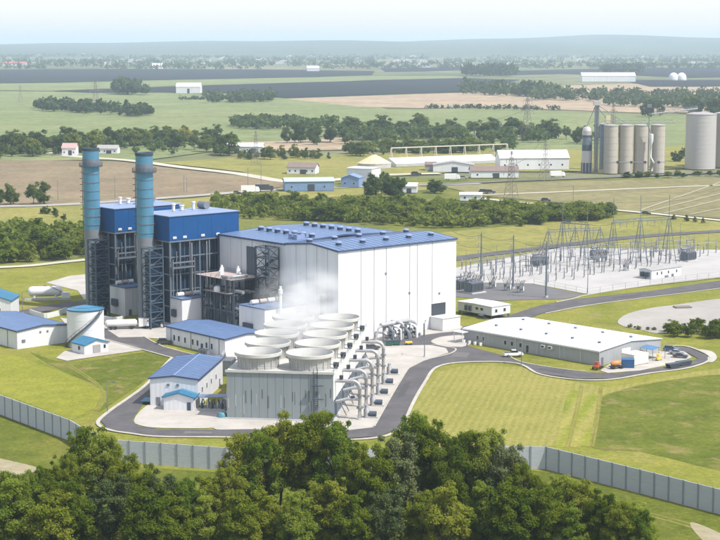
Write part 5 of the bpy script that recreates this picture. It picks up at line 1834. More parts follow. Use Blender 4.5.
# catwalk along the silo tops
a, b = G(604, 174), G(674, 173.2)
t = thing('silo_catwalk', 'steel catwalk along the tops of the pale silos', 'catwalk', (a.x, a.y + SR, .3 + hs + 1.6))
d = Vector((b.x - a.x, b.y - a.y, 0))
for z in (0, 2.2):
    for s in (-.8, .8):
        bar('chord', (0, s, z), (d.x, d.y + s, z), .25, M_steel, t)
for k in range(22):
    q = d * k / 21
    bar('lacing', (q.x, q.y - .8, 0 if k % 2 else 2.2), (q.x + d.x / 21, q.y - .8, 2.2 if k % 2 else 0), .16, M_steel, t)
for u in (611, 626, 641, 658):
    q = d * ((u - 604) / 70)
    bar('support', (q.x, q.y, -1.6), (q.x, q.y, 0), .3, M_steel, t)
a2, b2 = G(648.8, 170), G(700, 170)
t = thing('bin_conveyor', 'sloping steel conveyor from the silo tops to the huge bin', 'conveyor', (a2.x, a2.y + 4, .3))
za, zb = hs + 6, hb + 3.5
d = Vector((b2.x - a2.x, b2.y - a2.y + 12, zb - za))
for z in (0, 2.4):
    for s in (-.8, .8):
        bar('chord', Vector((0, s, za + z)), Vector((0, s, za + z)) + d, .25, M_steel, t)
for k in range(16):
    p0 = Vector((0, -.8, za)) + d * k / 16 + Vector((0, 0, 0 if k % 2 else 2.4))
    p1 = Vector((0, -.8, za)) + d * (k + 1) / 16 + Vector((0, 0, 2.4 if k % 2 else 0))
    bar('lacing', p0, p1, .16, M_steel, t)
bar('belt_cover', Vector((0, 0, za + 1.0)), Vector((0, 0, za + 1.0)) + d, 1.4, M_bin, t, .8)
bar('trestle', (0, -.8, 0), (0, -.8, za), .4, M_steel, t)
bar('trestle', (0, .8, 0), (0, .8, za), .4, M_steel, t)
for zt in range(0, int(za) - 4, 6):
    bar('trestle_brace', (0, -.8, zt), (0, .8, zt + 6), .2, M_steel, t)
hd = MB().box(-2, -2, za + 2.6, 3, 2, za + 6.0).build('head_house', M_dark, t)
MB().box(-1.4, -1.4, za + 6.0, 1.6, 1.4, za + 8.2).build('motor_cover', M_steel, hd)
# dryer
p = G(587.2, 173.0)
rd = 5.4 / F_PX * p.y
hd_ = rise(587, 173, 127)
t = thing('grain_dryer', 'round striped grain dryer with domed top left of the silos', 'dryer', (p.x, p.y + rd, .3))
for z0, z1, m, nm in ((.0, .21, M_steel_d, 'base_drum'), (.21, .25, M_bin, 'skirt'), (.25, .47, M_bin, 'lower_drum'), (.47, .60, M_steel_d, 'heater_band'), (.60, .76, M_steelblue, 'upper_drum'), (.76, .81, M_steel_d, 'dark_band'), (.81, .90, M_bin, 'top_drum')):
    rr = rd * (1.0 if nm in ('base_drum', 'skirt', 'lower_drum') else .93)
    MB().lathe([(rr * .99, hd_ * z0), (rr, hd_ * z0 + .02), (rr, hd_ * z1), (rr * .9, hd_ * z1)], 24).build(nm, m, t, True)
MB().lathe([(rd * .93, hd_ * .9), (rd * .8, hd_ * .95), (rd * .5, hd_ * .99), (.05, hd_)], 24).build('dome', M_bin, t, True)
for k in range(10):
    an_ = 2 * math.pi * k / 10
    bar('base_column', (rd * 1.02 * math.cos(an_), rd * 1.02 * math.sin(an_), 0), (rd * 1.02 * math.cos(an_), rd * 1.02 * math.sin(an_), hd_ * .22), .4, M_bin, t)
# elevator leg tower with spouts
p = G(596.5, 173.2)
he = rise(596.5, 173.2, 106)
t = thing('elevator_leg', 'slender grain elevator tower with spouts fanning to the silos', 'elevator tower', (p.x, p.y + 4, .3))
for x in (-1.3, 1.3):
    for y in (-1.3, 1.3):
        bar('corner_post', (x, y, 0), (x, y, he), .32, M_steel, t)
nz = 14
for k in range(nz):
    z0, z1 = he * k / nz, he * (k + 1) / nz
    for a, b in (((-1.3, -1.3), (1.3, -1.3)), ((1.3, -1.3), (1.3, 1.3)), ((-1.3, 1.3), (-1.3, -1.3))):
        bar('cross_brace', (*a, z0), (*b, z1), .16, M_steel, t)
        bar('tie', (*a, z1), (*b, z1), .16, M_steel, t)
MB().box(-.7, -.7, 0, .7, .7, he).build('leg_casing', M_steel, t)
MB().box(-2.6, -2.2, he, 2.6, 2.2, he + 3.2).build('head_house', M_bin, t)
bar('spout', (-1, 0, he), (-7.5, -2, hd_ + .5), .6, M_steel, t, kind='rod')
bar('spout', (1, 0, he), (21, 0, hs + 2), .6, M_steel, t, kind='rod')
bar('spout', (1, 0, he - 2), (13, 0, hs - 2), .6, M_steel, t, kind='rod')
MB().box(6.5, -1.5, hs + 1.5, 10, 1.5, hs + 7).build('distributor', M_tan, t)
bar('distributor_leg', (8.2, 0, 0), (8.2, 0, hs + 1.5), .5, M_steel, t)
# pale chute and cyclone in the gap before the last silo
p = G(650, 174)
t = thing('cyclone', 'white cyclone and bent chute in the gap between silos', 'cyclone', (p.x, p.y - 1.5, .3))
MB().lathe([(.4, 20), (1.6, 24), (1.6, 29), (.5, 29.2)], 12).build('cone', M_whitepaint, t, True)
MB().tube([(0, 0, 20), (0, 0, 12), (2.2, 0, 8), (1, 0, 2)], .7, 10).build('chute', M_whitepaint, t, True)
MB().tube([(0, 0, 29), (-1.5, 0, 33), (-3, 0, hs + 2)], .5, 8).build('duct', M_steel, t, True)
for x in (-1.6, 1.6):
    bar('support_leg', (x, 0, 0), (x, 0, 26), .3, M_steel_d, t)
t = thing('silo_pipe', 'horizontal pipe strung across the silo fronts', 'pipe', (G(609, 174.5).x, G(609, 174.5).y - 1.0, .3))
zz = rise(640, 174, 162)
bar('pipe', (0, 0, zz), (42, 1, zz), .5, M_steel, t, kind='rod')
for x in (6, 16, 26, 36):
    v = MB().box(x - .8, -.6, zz - 1.0, x + .8, .6, zz + .8).build('valve', M_dark, t)
    bar('support', (x, .2, 0), (x, .2, zz - .3), .2, M_steel, t)

# ================================================================== FARM AND FACTORY BUILDINGS BEYOND
def shed(name, label, cat, u, v, az, L, W, h, rise_, wall, roof, doors=0, windows=0, group=None, along='x', door_m=None):
    p = G(u, v)
    t = thing(name, label, cat, (p.x, p.y, .5), az, group)
    shell(t, L, W, h, h + rise_, wall, along)
    gable_roof(t, 0, L, 0, W, h, h + rise_, roof, along, .5, .3)
    for k in range(doors):
        x = L * (k + .6) / (doors + .3)
        MB().box(x, -.12, .0, x + min(4.5, L * .25), -.004, h * .72).build('door', door_m or M_dark, t)
    for k in range(windows):
        x = L * (k + .35) / windows
        window(t, x, 0, h * .35, 1.2, 1.3, 'y')
    return t


shed('storage_hall', 'long white arched storage hall left of the striped dryer', 'building', 500, 170.5, 84, 53, 20, 8.5, 5.5, M_white, M_whitepaint, 0, 6)
shed('open_shed', 'grey roofed shed with a dark open door', 'shed', 433, 172.5, 94, 30, 16, 5, 2.5, M_offwhite, M_greyroof, 1, along='y')
shed('open_shed', 'small shed roof left of the dark open door', 'shed', 425, 171, 94, 8, 12, 4, 2, M_greyroof, M_brownroof, 0)
shed('brick_shed', 'long brown roofed shed in front of the white storage hall', 'shed', 471, 178.5, 88, 34, 14, 4.5, 3, M_offwhite, M_brownroof, 1, 3)
shed('blue_shed', 'long pale blue metal shed beside the country road', 'shed', 285, 192, 82, 32, 14, 6, 2, M_blueshed, mat('pale_blue_roof', (.36, .42, .52), .5), 1, 3)
shed('blue_shed', 'short blue gable-ended shed joined before the white block', 'shed', 341, 188, 100, 12, 14, 6, 2.2, M_blueshed, M_blueshed, 0, 2, along='y')
shed('white_block', 'plain white flat-topped block right of the blue shed', 'building', 347, 184.5, 112, 18, 17, 10.5, .3, M_white, M_whitepaint, 0, 0)
shed('farm_house', 'white farm house with brown roof beside the country road', 'house', 287, 174.5, 100, 21, 14, 4.5, 3.2, M_offwhite, M_brownroof, 1, 5)
shed('low_white_store', 'low white roofed store half hidden in the bushes', 'building', 460, 201.5, 96, 13, 8, 3.5, 1.2, M_white, M_whitepaint, 0, 2)
shed('low_white_store', 'small pale roof peeping out of the green wood', 'building', 398, 193.5, 96, 12, 9, 4, 2, M_white, M_whitepaint, 1, 0)
shed('white_cottage', 'white cottage with pink roof before the left-hand trees', 'house', 62, 156, 95, 12, 9, 6, 4, M_white, mat('pink_roof', (.42, .27, .26), .8), 1, 3)
shed('white_cottage', 'low white cottage seen just right of the farther stack', 'house', 97, 154, 98, 18, 9, 4, 3, M_white, M_greyroof, 1, 4)
shed('white_barn', 'long white barn behind the row of small trees', 'barn', 224, 153, 94, 34, 12, 5, 3, M_white, M_whitepaint, 2, 4)
shed('far_barn', 'white shed far out beside the dark field', 'barn', 176, 93.5, 92, 46, 26, 12, 7, M_white, M_whitepaint, 1, 0)
shed('far_barn', 'long white greenhouse far behind the silos', 'barn', 582, 82, 90, 130, 40, 14, 8, M_white, M_whitepaint, 0, 0)
shed('far_barn', 'pale barn far right beyond the big bins', 'barn', 692, 154, 94, 26, 12, 5, 3, M_white, M_blueshed, 1, 0)
shed('far_barn', 'far white barn at the end of the dark band', 'barn', 307, 71.3, 90, 40, 30, 10, 7, M_white, M_whitepaint, 0, 0)
shed('far_barn', 'far pale barn above the farther blue stack', 'barn', 152, 69, 90, 36, 30, 12, 8, M_white, M_whitepaint, 0, 0)
shed('far_barn', 'far red and white barn at the left skyline', 'barn', 3, 66.5, 90, 90, 40, 11, 7, M_white, mat('far_red_roof', (.4, .12, .1), .8), 0, 0)
for k, (u, lab) in enumerate(((673.5, 'left of two far white domed tanks'), (681.5, 'right of two far white domed tanks'))):
    p = G(u, 80.5)
    t = thing('far_tank', lab + ' behind the big bins', 'tank', (p.x, p.y, .5))
    MB().lathe([(12, 0), (12, 9), (10, 14), (6, 18), (.1, 19.5)], 18).build('shell', M_whitepaint, t, True)
    MB().lathe([(12.2, 0), (12.6, 0), (12.6, 2), (12.2, 2)], 18).build('plinth', M_conc_g, t)
# tan round store and the long white grain cover
p = G(374.5, 170)
t = thing('round_store', 'round store with tan cone roof beside the long white cover', 'building', (p.x, p.y + 18, .5))
r = 17 / F_PX * p.y
MB().lathe([(r, 0), (r, 3.6)], 32).build('wall', M_conc_g, t, True)
nseg = 16
for k in range(nseg):
    a0, a1 = 2 * math.pi * k / nseg, 2 * math.pi * (k + 1) / nseg - .015
    MB().add([(r * 1.03 * math.cos(a0), r * 1.03 * math.sin(a0), 3.6), (r * 1.03 * math.cos(a1), r * 1.03 * math.sin(a1), 3.6), (.3 * math.cos(a1), .3 * math.sin(a1), 10.5), (.3 * math.cos(a0), .3 * math.sin(a0), 10.5)], [(0, 1, 2, 3)]).build('roof_segment', M_tan, t)
MB().lathe([(1.2, 10.2), (1.2, 11.4), (.2, 11.8)], 12, close=True).build('cap', M_brownroof, t)
p, q = G(396, 167.5), G(499, 163.5)
t = thing('grain_cover', 'long low white grain pile cover under the conveyor gallery', 'grain pile', (p.x, p.y, .5), math.degrees(math.atan2(q.x - p.x, q.y - p.y)))
L = (q - p).length
for k in range(10):
    MB().prismx([(0, 0), (24, 0), (24, 2.2), (12, 6.2), (0, 2.2)], L * k / 10 + .1, L * (k + 1) / 10 - .1).build('cover_bay', M_whitepaint, t)
MB().prismx([(-.3, 0), (0, 0), (0, 2.3), (-.3, 2.3)], 0, L).build('side_wall', M_conc_g, t)
# gallery on posts
p, q = G(391, 160.5), G(507, 156.0)
t = thing('conveyor_gallery', 'pale overhead conveyor gallery on tall posts behind the white cover', 'conveyor', (p.x, p.y, .5), math.degrees(math.atan2(q.x - p.x, q.y - p.y)))
L = (q - p).length
hg = rise(391, 160.5, 148.6)
bar('gallery_box', (0, 0, hg), (L, 0, hg), 1.0, M_beige, t, .8)
for k in range(9):
    x = L * k / 8
    for y in (-.9, .9):
        bar('post', (x, y * 2.2, 0), (x, y * .6, hg), .5, M_beige, t)
    bar('cross_tie', (x, -1.2, hg * .55), (x, 1.2, hg * .55), .3, M_beige, t)

# ---------------------------------------------------------------- transmission towers
def pylon():
    t = thing('transmission_tower', 'x', 'transmission tower', (0, 0, 0), 60, 'lattice transmission towers')
    H_ = 30.0
    prof = [(0, 3.4), (10, 2.2), (18, 1.15), (24, .9), (H_, .25)]
    for sx in (-1, 1):
        for sy in (-1, 1):
            MB().tube([(sx * w_, sy * w_, z) for z, w_ in prof], [.14, .13, .12, .1, .08], 5).build('leg', M_wood, t)
    lac = MB()
    zs = [0, 3.5, 6.8, 10, 12.7, 15.3, 18, 20, 22, 24, 27, H_]
    wat = lambda z: next(w0 + (w1 - w0) * (z - z0) / (z1 - z0) for (z0, w0), (z1, w1) in zip(prof[:-1], prof[1:]) if z0 <= z <= z1)
    for z0, z1 in zip(zs[:-1], zs[1:]):
        a, b = wat(z0), wat(z1)
        for ax, ay, bx, by in ((-1, -1, 1, -1), (1, -1, 1, 1), (1, 1, -1, 1), (-1, 1, -1, -1)):
            lac.bar((ax * a, ay * a, z0), (bx * b, by * b, z1), .075)
            lac.bar((bx * a, by * a, z0), (ax * b, ay * b, z1), .075)
    lac.build('lattice', M_wood, t)
    for z, w_ in ((18.4, 5.0), (21.8, 4.2), (25.2, 3.4)):
        c = MB()
        for s in (-1, 1):
            c.bar((0, -.5, z), (s * w_, 0, z + .3), .16).bar((0, .5, z), (s * w_, 0, z + .3), .16).bar((0, 0, z + 1.3), (s * w_, 0, z + .3), .16)
        arm = c.build('cross_arm', M_wood, t)
        for s in (-1, 1):
            bar('insulator_string', (s * w_, 0, z - 1.6), (s * w_, 0, z + .2), .3, M_insul, arm, kind='rod')
    return t


PY = pylon()
spots = [(511, 206.5, 151.5, 'brown lattice tower rising from the wood edge below the white storage hall'), (545, 181, 139.5, 'brown lattice tower in front of the white storage hall'), (527, 141, 94, 'thin lattice tower far behind the storage hall'), (256, 165.5, 131, 'lattice tower above the brown field left of the farm house'), (96, 112, 78, 'far lattice tower above the farther blue stack'), (612.5, 155, 104.0, 'lattice tower beside the elevator leg'), (20.5, 102, 85, 'far lattice tower at the left in the pale field')]
for k, (u, v, vt, lab) in enumerate(spots):
    o = PY if k == 0 else copy_tree(PY)
    p = G(u, v)
    o.location = (p.x, p.y, .3)
    s = rise(u, v, vt) / 30.0
    o.scale = (s, s, s)
    o['label'] = lab
wire('far power line between the towers at the storage hall', [top_at(511, 206.5, 25), top_at(545, 181, 34), top_at(600, 160, 36)], .12, 5)
wire('far power line crossing the wood towards the farm house', [top_at(256, 165.5, 36), top_at(391, 170, 34), top_at(527, 152, 38)], .12, 8)

def utility_pole(u, v, vt, lab):
    p = G(u, v)
    h = rise(u, v, vt)
    t = thing('utility_pole', lab, 'utility pole', (p.x, p.y, .3), 40, 'utility poles')
    MB().lathe([(.2, 0), (.13, h)], 7, close=True).build('pole', M_wood, t)
    bar('cross_arm', (-1.3, 0, h - .9), (1.3, 0, h - .9), .18, M_wood, t)
    for x in (-1.2, 0, 1.2):
        bar('insulator', (x, 0, h - .8), (x, 0, h - .4), .14, M_insul, t)


for u, v, vt, lab in ((58, 200, 181, 'utility pole at the edge of the brown field, farthest left'), (115, 199, 176, 'utility pole between the two stacks'), (184, 192, 176, 'utility pole right of the blue boilers in the brown field'), (187, 193, 177.5, 'second of a pair of poles right of the boilers'), (248, 186, 168, 'utility pole beside the lattice tower'), (261, 184, 165, 'utility pole on the verge left of the blue shed'), (573, 208, 186, 'pole at the end of the wood behind the yard')):
    utility_pole(u, v, vt, lab)

# ---------------------------------------------------------------- traffic beyond
vehicle('box_truck', 'white box truck on the country road', 'truck', 250, 194.0, 84, M_carwhite, 'truck', .6, s=1.5)
vehicle('box_truck', 'black truck following the white one on the country road', 'truck', 264, 192.5, 84, M_cargrey, 'truck', .6, s=1.5)
vehicle('distant_car', 'dark car left of the white truck on the country road', 'car', 237, 194.4, 84, M_cargrey, 'suv', .6)
vehicle('distant_car', 'dark car on the track behind the substation', 'car', 546, 202.5, 100, M_cargrey, 'suv', .6, s=1.3)
vehicle('distant_car', 'dark car on the verge beyond the three-legged gantry', 'car', 646, 215.5, 95, M_cargrey, 'suv', .6, s=1.1)
vehicle('box_truck', 'white truck parked by the lattice tower at the storage hall', 'truck', 557, 178, 84, M_carwhite, 'truck', .6, s=1.4)
vehicle('distant_car', 'dark van parked before the shed with open door', 'car', 416, 176, 90, M_cargrey, 'suv', .6, s=1.6)
vehicle('distant_car', 'grey car parked beside the brown roofed shed', 'car', 463, 180, 90, M_carsilver, 'suv', .6, s=1.5)
vehicle('distant_car', 'dark car on the lane below the brown shed', 'car', 484, 194, 90, M_cargrey, 'suv', .6, s=1.5)
vehicle('distant_car', 'second dark car on the lane below the brown shed', 'car', 490, 194.4, 90, M_cargrey, 'suv', .6, s=1.5)
vehicle('box_truck', 'pale truck among the yard clutter beyond the wood', 'truck', 452, 181, 90, M_carwhite, 'truck', .6, s=1.4)
p = G(676, 308.8)
t = thing('pallet_stack', 'dark stack of planks lying on the gravel pad', 'planks', (p.x, p.y, .16), 80)
for k in range(5):
    bar('plank', (0, k * .75, .25), (6.0, k * .75, .25 + .05 * (k % 2)), .65, M_wood, t, .4)
# ================================================================== TREES
L_fore = leafy('leaves_foreground', [(0.075, 0.12, 0.012), (0.15, 0.20, 0.018), (0.23, 0.265, 0.03), (0.30, 0.315, 0.046)], 0.56, 0.22)
L_fresh = leafy('leaves_fresh', [(0.08, 0.14, 0.016), (0.155, 0.225, 0.026), (0.235, 0.29, 0.04), (0.30, 0.335, 0.06)], 0.56, 0.25)
L_pale = leafy('leaves_silvery', [(0.06, 0.09, 0.03), (0.11, 0.14, 0.05), (0.17, 0.19, 0.085)], 0.35, 0.22)
L_mid = leafy('leaves_midground', [(0.07, 0.105, 0.018), (0.14, 0.185, 0.028), (0.235, 0.255, 0.055)], 0.45, 0.2)
L_dark = leafy('leaves_dark', [(0.042, 0.075, 0.023), (0.09, 0.135, 0.037), (0.155, 0.195, 0.058)], 0.45, 0.2)
L_far = leafy('leaves_far', [(0.035, 0.06, 0.028), (0.065, 0.095, 0.04), (0.105, 0.135, 0.058)], 0.3, 0.02)
L_yel = leafy('leaves_yellow', [(0.20, 0.19, 0.02), (0.30, 0.27, 0.03), (0.36, 0.32, 0.05)], 0.3, 0.3)


def leaf_mesh(name, pos, nrm, size, rng, m):
    n = len(pos)
    a = rng.normal(size=(n, 3))
    a -= nrm * (a * nrm).sum(1, keepdims=True)
    a /= np.linalg.norm(a, axis=1, keepdims=True) + 1e-9
    b = np.cross(nrm, a)
    s = size[:, None]
    v = np.empty((n, 4, 3), np.float32)
    v[:, 0] = pos - a * s * .62
    v[:, 1] = pos + b * s * .42 + a * s * .05
    v[:, 2] = pos + a * s * .62 - nrm * s * .12
    v[:, 3] = pos - b * s * .42 + a * s * .05
    me = bpy.data.meshes.new(name)
    me.vertices.add(4 * n)
    me.vertices.foreach_set('co', v.ravel())
    me.loops.add(4 * n)
    me.loops.foreach_set('vertex_index', np.arange(4 * n, dtype=np.int32))
    me.polygons.add(n)
    me.polygons.foreach_set('loop_start', np.arange(0, 4 * n, 4, dtype=np.int32))
    me.materials.append(m)
    me.update(calc_edges=True)
    me.validate()
    return me


def unitv(rng, n):
    d = rng.normal(size=(n, 3))
    return d / np.linalg.norm(d, axis=1, keepdims=True)


def crown_points(seed, H, Rr, nleaf, leaf, nl=26, style='round'):
    rng = np.random.default_rng(seed)
    if style == 'cone':
        f = rng.uniform(0, 1, nl) ** .8
        z = H * (.12 + .86 * f)
        rad = Rr * (1.02 - f) * rng.uniform(.45, 1.0, nl)
        an = rng.uniform(0, 2 * np.pi, nl)
        c = np.stack([rad * np.cos(an), rad * np.sin(an), z], 1)
        lr = Rr * (.25 + .42 * (1 - f)) * rng.uniform(.7, 1.1, nl)
    else:
        low = style == 'bush'
        d = unitv(rng, nl)
        d[:, 2] = d[:, 2] * .9 + .12
        k = rng.uniform(.25, 1.0, nl)[:, None] ** .5
        c = d * k * np.array([Rr * .84, Rr * .84, H * (.40 if low else .37)])
        c[:, 2] += H * (.46 if low else .57)
        lr = Rr * rng.uniform(.6, 1.25, nl) * (1.35 / nl ** .45)
        # a few leaders break the outline
        for q in range(max(4, nl // 9)):
            c[q] = [rng.uniform(-.55, .55) * Rr, rng.uniform(-.55, .55) * Rr, H * rng.uniform(.82, .97)]
            lr[q] *= rng.uniform(.55, .8)
    wgt = lr ** 2
    cnt = np.maximum(4, (nleaf * wgt / wgt.sum()).astype(int))
    P, N = [], []
    for i in range(nl):
        n = cnt[i]
        d = unitv(rng, n)
        d[:, 2] += .25
        d /= np.linalg.norm(d, axis=1, keepdims=True)
        rr = lr[i] * (1 - .7 * rng.uniform(0, 1, n) ** 2.0) * rng.uniform(.8, 1.5, n)
        p = c[i] + d * rr[:, None] * np.array([1.05, 1.05, .82])
        nn = d * .8 + unitv(rng, n) * .7 + np.array([0, 0, .4])
        nn /= np.linalg.norm(nn, axis=1, keepdims=True)
        P.append(p); N.append(nn)
    P, N = np.concatenate(P), np.concatenate(N)
    keep = P[:, 2] > H * .06
    P, N = P[keep], N[keep]
    S = leaf * rng.uniform(.6, 1.35, len(P))
    return P, N, S, rng, c


def trunk_mesh(seed, H, c, r0):
    rng = random.Random(seed)
    mb = MB()
    pts = [(0, 0, -.3)]
    x = y = 0
    for k in range(1, 7):
        x += rng.uniform(-.02, .02) * H
        y += rng.uniform(-.02, .02) * H
        pts.append((x, y, H * .78 * k / 6))
    mb.tube(pts, [r0 * (1.35, 1, .85, .68, .5, .34, .15)[k] for k in range(7)], 7)
    for k in range(16):
        tgt = c[rng.randrange(len(c))]
        j = rng.randint(2, 5)
        a = Vector(pts[j])
        b = Vector(tuple(tgt))
        mid = a.lerp(b, .5) + Vector((0, 0, -.03 * H))
        mb.tube([a, mid, b], [r0 * .38, r0 * .25, r0 * .08], 5)
    me = bpy.data.meshes.new('trunk')
    me.from_pydata(mb.v, [], mb.f)
    me.materials.append(M_bark)
    return me


def tree_variant(seed, H, Rr, nleaf, leaf, m, nl=26, style='round'):
    P, N, S, rng, c = crown_points(seed, H, Rr, nleaf, leaf, nl, style)
    return (leaf_mesh('crown', P, N, S, rng, m), trunk_mesh(seed, H, c, H * .014 + .05), H)


NTREE = [0]


def plant(var, p, h, label, group, rng, wide=1.0, name='tree', cat='tree'):
    t = thing(name, label, cat, (p.x, p.y, .02), 0, group)
    s = h / var[2]
    t.scale = (s * wide, s * wide, s)
    t.rotation_euler = (0, 0, rng.uniform(0, 6.28))
    link('trunk', var[1], t)
    link('crown', var[0], t)
    NTREE[0] += 1
    return t


FV = [tree_variant(100 + k, 20, 5.4 + .5 * (k % 3), 30000, .30, (L_fore, L_fresh, L_fore)[k % 3], 80 + 14 * (k % 3)) for k in range(6)]
FP = [tree_variant(150, 18, 5.2, 25000, .30, L_pale, 80)]
FB = [tree_variant(170 + k, 15, 4.8, 28000, .29, (L_fore, L_fresh, L_fore)[k], 80, 'bush') for k in range(3)]
MV = [tree_variant(200 + k, 9, 3.6 + .4 * (k % 3), 2400, .55, L_mid, 26, 'bush') for k in range(5)]
DV = [tree_variant(230 + k, 13, 5.0, 2600, .75, L_dark, 26, 'bush') for k in range(4)]
CV = [tree_variant(250 + k, 10, 2.6, 1300, .6, L_dark, 22, 'cone') for k in range(2)]
YV = [tree_variant(260, 11, 5.2, 1800, .8, L_yel, 18)]

# --- belt of trees in front of the wall: crown tops follow the canopy line of the photograph
rng = random.Random(3)
canopy = [(-12, 474, 548), (8, 470, 552), (30, 470, 560), (47, 462, 548), (68, 452, 545), (88, 424, 528), (104, 432, 535), (124, 450, 545), (146, 464, 552), (166, 472, 556), (187, 478, 560), (206, 474, 552), (228, 462, 548), (243, 430, 532), (262, 430, 536), (281, 412, 530), (302, 414, 532), (322, 408, 530), (338, 422, 538), (357, 440, 548), (377, 442, 550), (396, 432, 545), (414, 411, 528), (432, 418, 534), (449, 438, 545), (468, 428, 536), (488, 428, 538), (506, 442, 545), (522, 458, 552), (541, 486, 566), (561, 474, 552), (580, 478, 556), (600, 490, 566), (622, 500, 574), (640, 508, 578)]
ZONES = [(-99, 'before the left wall'), (113, 'below the treatment house'), (225, 'below the cooling tower'), (345, 'below the road end'), (440, 'below the mown lawn'), (528, 'before the right wall')]
zc = {}
for k, (u, vt, vb) in enumerate(canopy):
    zn = [z for z0, z in ZONES if u >= z0][-1]
    zc[zn] = zc.get(zn, 0) + 1
    h = rise(u, vb, vt)
    var = FP[0] if k in (9, 21, 27) else FV[(k * 5 + k // 4) % 6]
    plant(var, G(u, vb), h, f'broad tree, {ORD[zc[zn] - 1]} from left in back row {zn}', 'tree belt in front of the wall', rng, rng.uniform(.8, 1.0) * (1.0 if h < 17 else .86))
zc = {}
for k in range(22):
    u = -15 + k * 31 + rng.uniform(-7, 7)
    vb, vt = rng.uniform(556, 572), rng.uniform(474, 500) + max(0, (u - 540) * .3)
    zn = [z for z0, z in ZONES if u >= z0][-1]
    zc[zn] = zc.get(zn, 0) + 1
    var = FP[0] if k % 9 == 4 else FB[k % 3]
    plant(var, G(u, vb), rise(u, vb, vt), f'shaded tree, {ORD[zc[zn] - 1]} from left in front row {zn}', 'tree belt in front of the wall', rng, rng.uniform(.95, 1.15))
# undergrowth between the trunks: nobody could count it
g2 = np.random.default_rng(9)
P, N, S = [], [], []
for k in range(900):
    u = g2.uniform(-30, 655)
    v = g2.uniform(500 + max(0, (u - 560) * .25), 590)
    c = G(u, v)
    n = 60
    d = unitv(g2, n)
    d[:, 2] = np.abs(d[:, 2])
    P.append(np.array([c.x, c.y, 0.2]) + d * np.array([2.0, 2.0, g2.uniform(1.6, 5.0)]) * g2.uniform(.5, 1.1, n)[:, None])
    nn = d + unitv(g2, n) * .7
    N.append(nn / np.linalg.norm(nn, axis=1, keepdims=True))
    S.append(g2.uniform(.35, .75, n))
o = link('undergrowth', leaf_mesh('undergrowth', np.concatenate(P), np.concatenate(N), np.concatenate(S), g2, L_fore))
tag(o, 'dense green undergrowth beneath the belt of trees', 'undergrowth', None, 'stuff')


def grove(n, us, vlo, vhi, hts, vs, label, group, wide=(.9, 1.2), seed=1, name='tree'):
    """n trees whose feet lie between the rows vlo(u) and vhi(u)"""
    r_ = random.Random(seed)
    for k in range(n):
        u = us[0] + (us[1] - us[0]) * (k + r_.uniform(.0, 1.0)) / n
        a, b = np.interp(u, *zip(*vlo)), np.interp(u, *zip(*vhi))
        v = a + (b - a) * r_.random()
        lab = label if n > 20 else f'{label}, {ORD[k]} from left'
        plant(r_.choice(vs), G(u, v), r_.uniform(*hts), lab, group, r_, r_.uniform(*wide), name, name)


grove(66, (214, 612), [(214, 202), (300, 205), (400, 208), (500, 211), (612, 213)], [(214, 214), (300, 222), (400, 227), (456, 230), (560, 226), (612, 219)], (3.6, 10.5), MV + MV + DV[:1], 'bushy light green tree in the wood behind the hall', 'wood behind the hall', (1.3, 1.8), 21)
grove(28, (-15, 92), [(-15, 232), (60, 234), (92, 236)], [(-15, 263), (60, 264), (92, 256)], (4.5, 12), MV + DV[:1], 'green tree in the wood left of the stacks', 'wood left of the stacks', (1.2, 1.7), 23)
grove(5, (-8, 46), [(0, 203), (46, 204)], [(0, 206), (46, 206)], (9.5, 14), DV, 'dark rounded tree beside the brown field', 'trees beside the brown field', (.9, 1.1), 24)
grove(20, (-12, 122), [(-12, 148), (122, 146)], [(-12, 160), (60, 155), (122, 151)], (15, 21), DV + MV[:1], 'tall tree in the belt behind the farther stack', 'tree belt behind the farther stack', (1.1, 1.4), 25)
grove(20, (124, 234), [(124, 140), (234, 142)], [(124, 153), (234, 158)], (12, 19), DV + MV[:1], 'tall tree in the belt right of the stacks', 'tree belt right of the stacks', (1.0, 1.3), 26)
plant(YV[0], G(184, 144), 14.5, 'single bright yellow tree among the green belt', 'tree belt right of the stacks', rng, 1.0)
grove(14, (236, 330), [(236, 158), (330, 158)], [(236, 160), (330, 160)], (6.5, 12), CV + MV[:2], 'small upright tree in the row beside the yellow field', 'row of small trees beside the yellow field', (.9, 1.2), 27)
grove(8, (286, 345), [(286, 143), (345, 141)], [(286, 146), (345, 145)], (15, 21), DV, 'dark round tree behind the row of small trees', 'dark trees behind the small row', (.8, 1.1), 28)
grove(16, (346, 512), [(346, 152), (512, 146)], [(346, 157), (512, 152)], (9, 13), MV + DV[:1], 'green tree in the near belt behind the conveyor gallery', 'near belt behind the conveyor gallery', (1.5, 2.0), 29)
grove(16, (340, 556), [(340, 134), (440, 130), (556, 134)], [(340, 141), (556, 142)], (15, 21), DV, 'dark tree in the far belt behind the conveyor gallery', 'far belt behind the conveyor gallery', (1.3, 1.7), 30)
grove(8, (566, 622), [(566, 139), (622, 139)], [(566, 147), (622, 145)], (13, 20), DV + CV[:1], 'dark tree behind the striped dryer', 'trees behind the dryer', (.9, 1.2), 31)
grove(5, (688, 728), [(688, 112), (728, 112)], [(688, 118), (728, 120)], (19, 27), DV, 'dark tree behind the huge grain bins', 'trees behind the bins', (1.0, 1.3), 32)
grove(3, (642, 660), [(640, 114), (665, 114)], [(640, 118), (665, 117)], (17, 24), DV, 'dark tree rising behind the silo catwalk', 'trees behind the silos', (.7, 1.0), 33)
grove(12, (622, 722), [(622, 177), (722, 174.5)], [(622, 179), (722, 177)], (2.5, 5.0), DV + MV[:1], 'low dark bush at the foot of the silos', 'bushes at the foot of the silos', (1.6, 2.4), 34, 'bush')
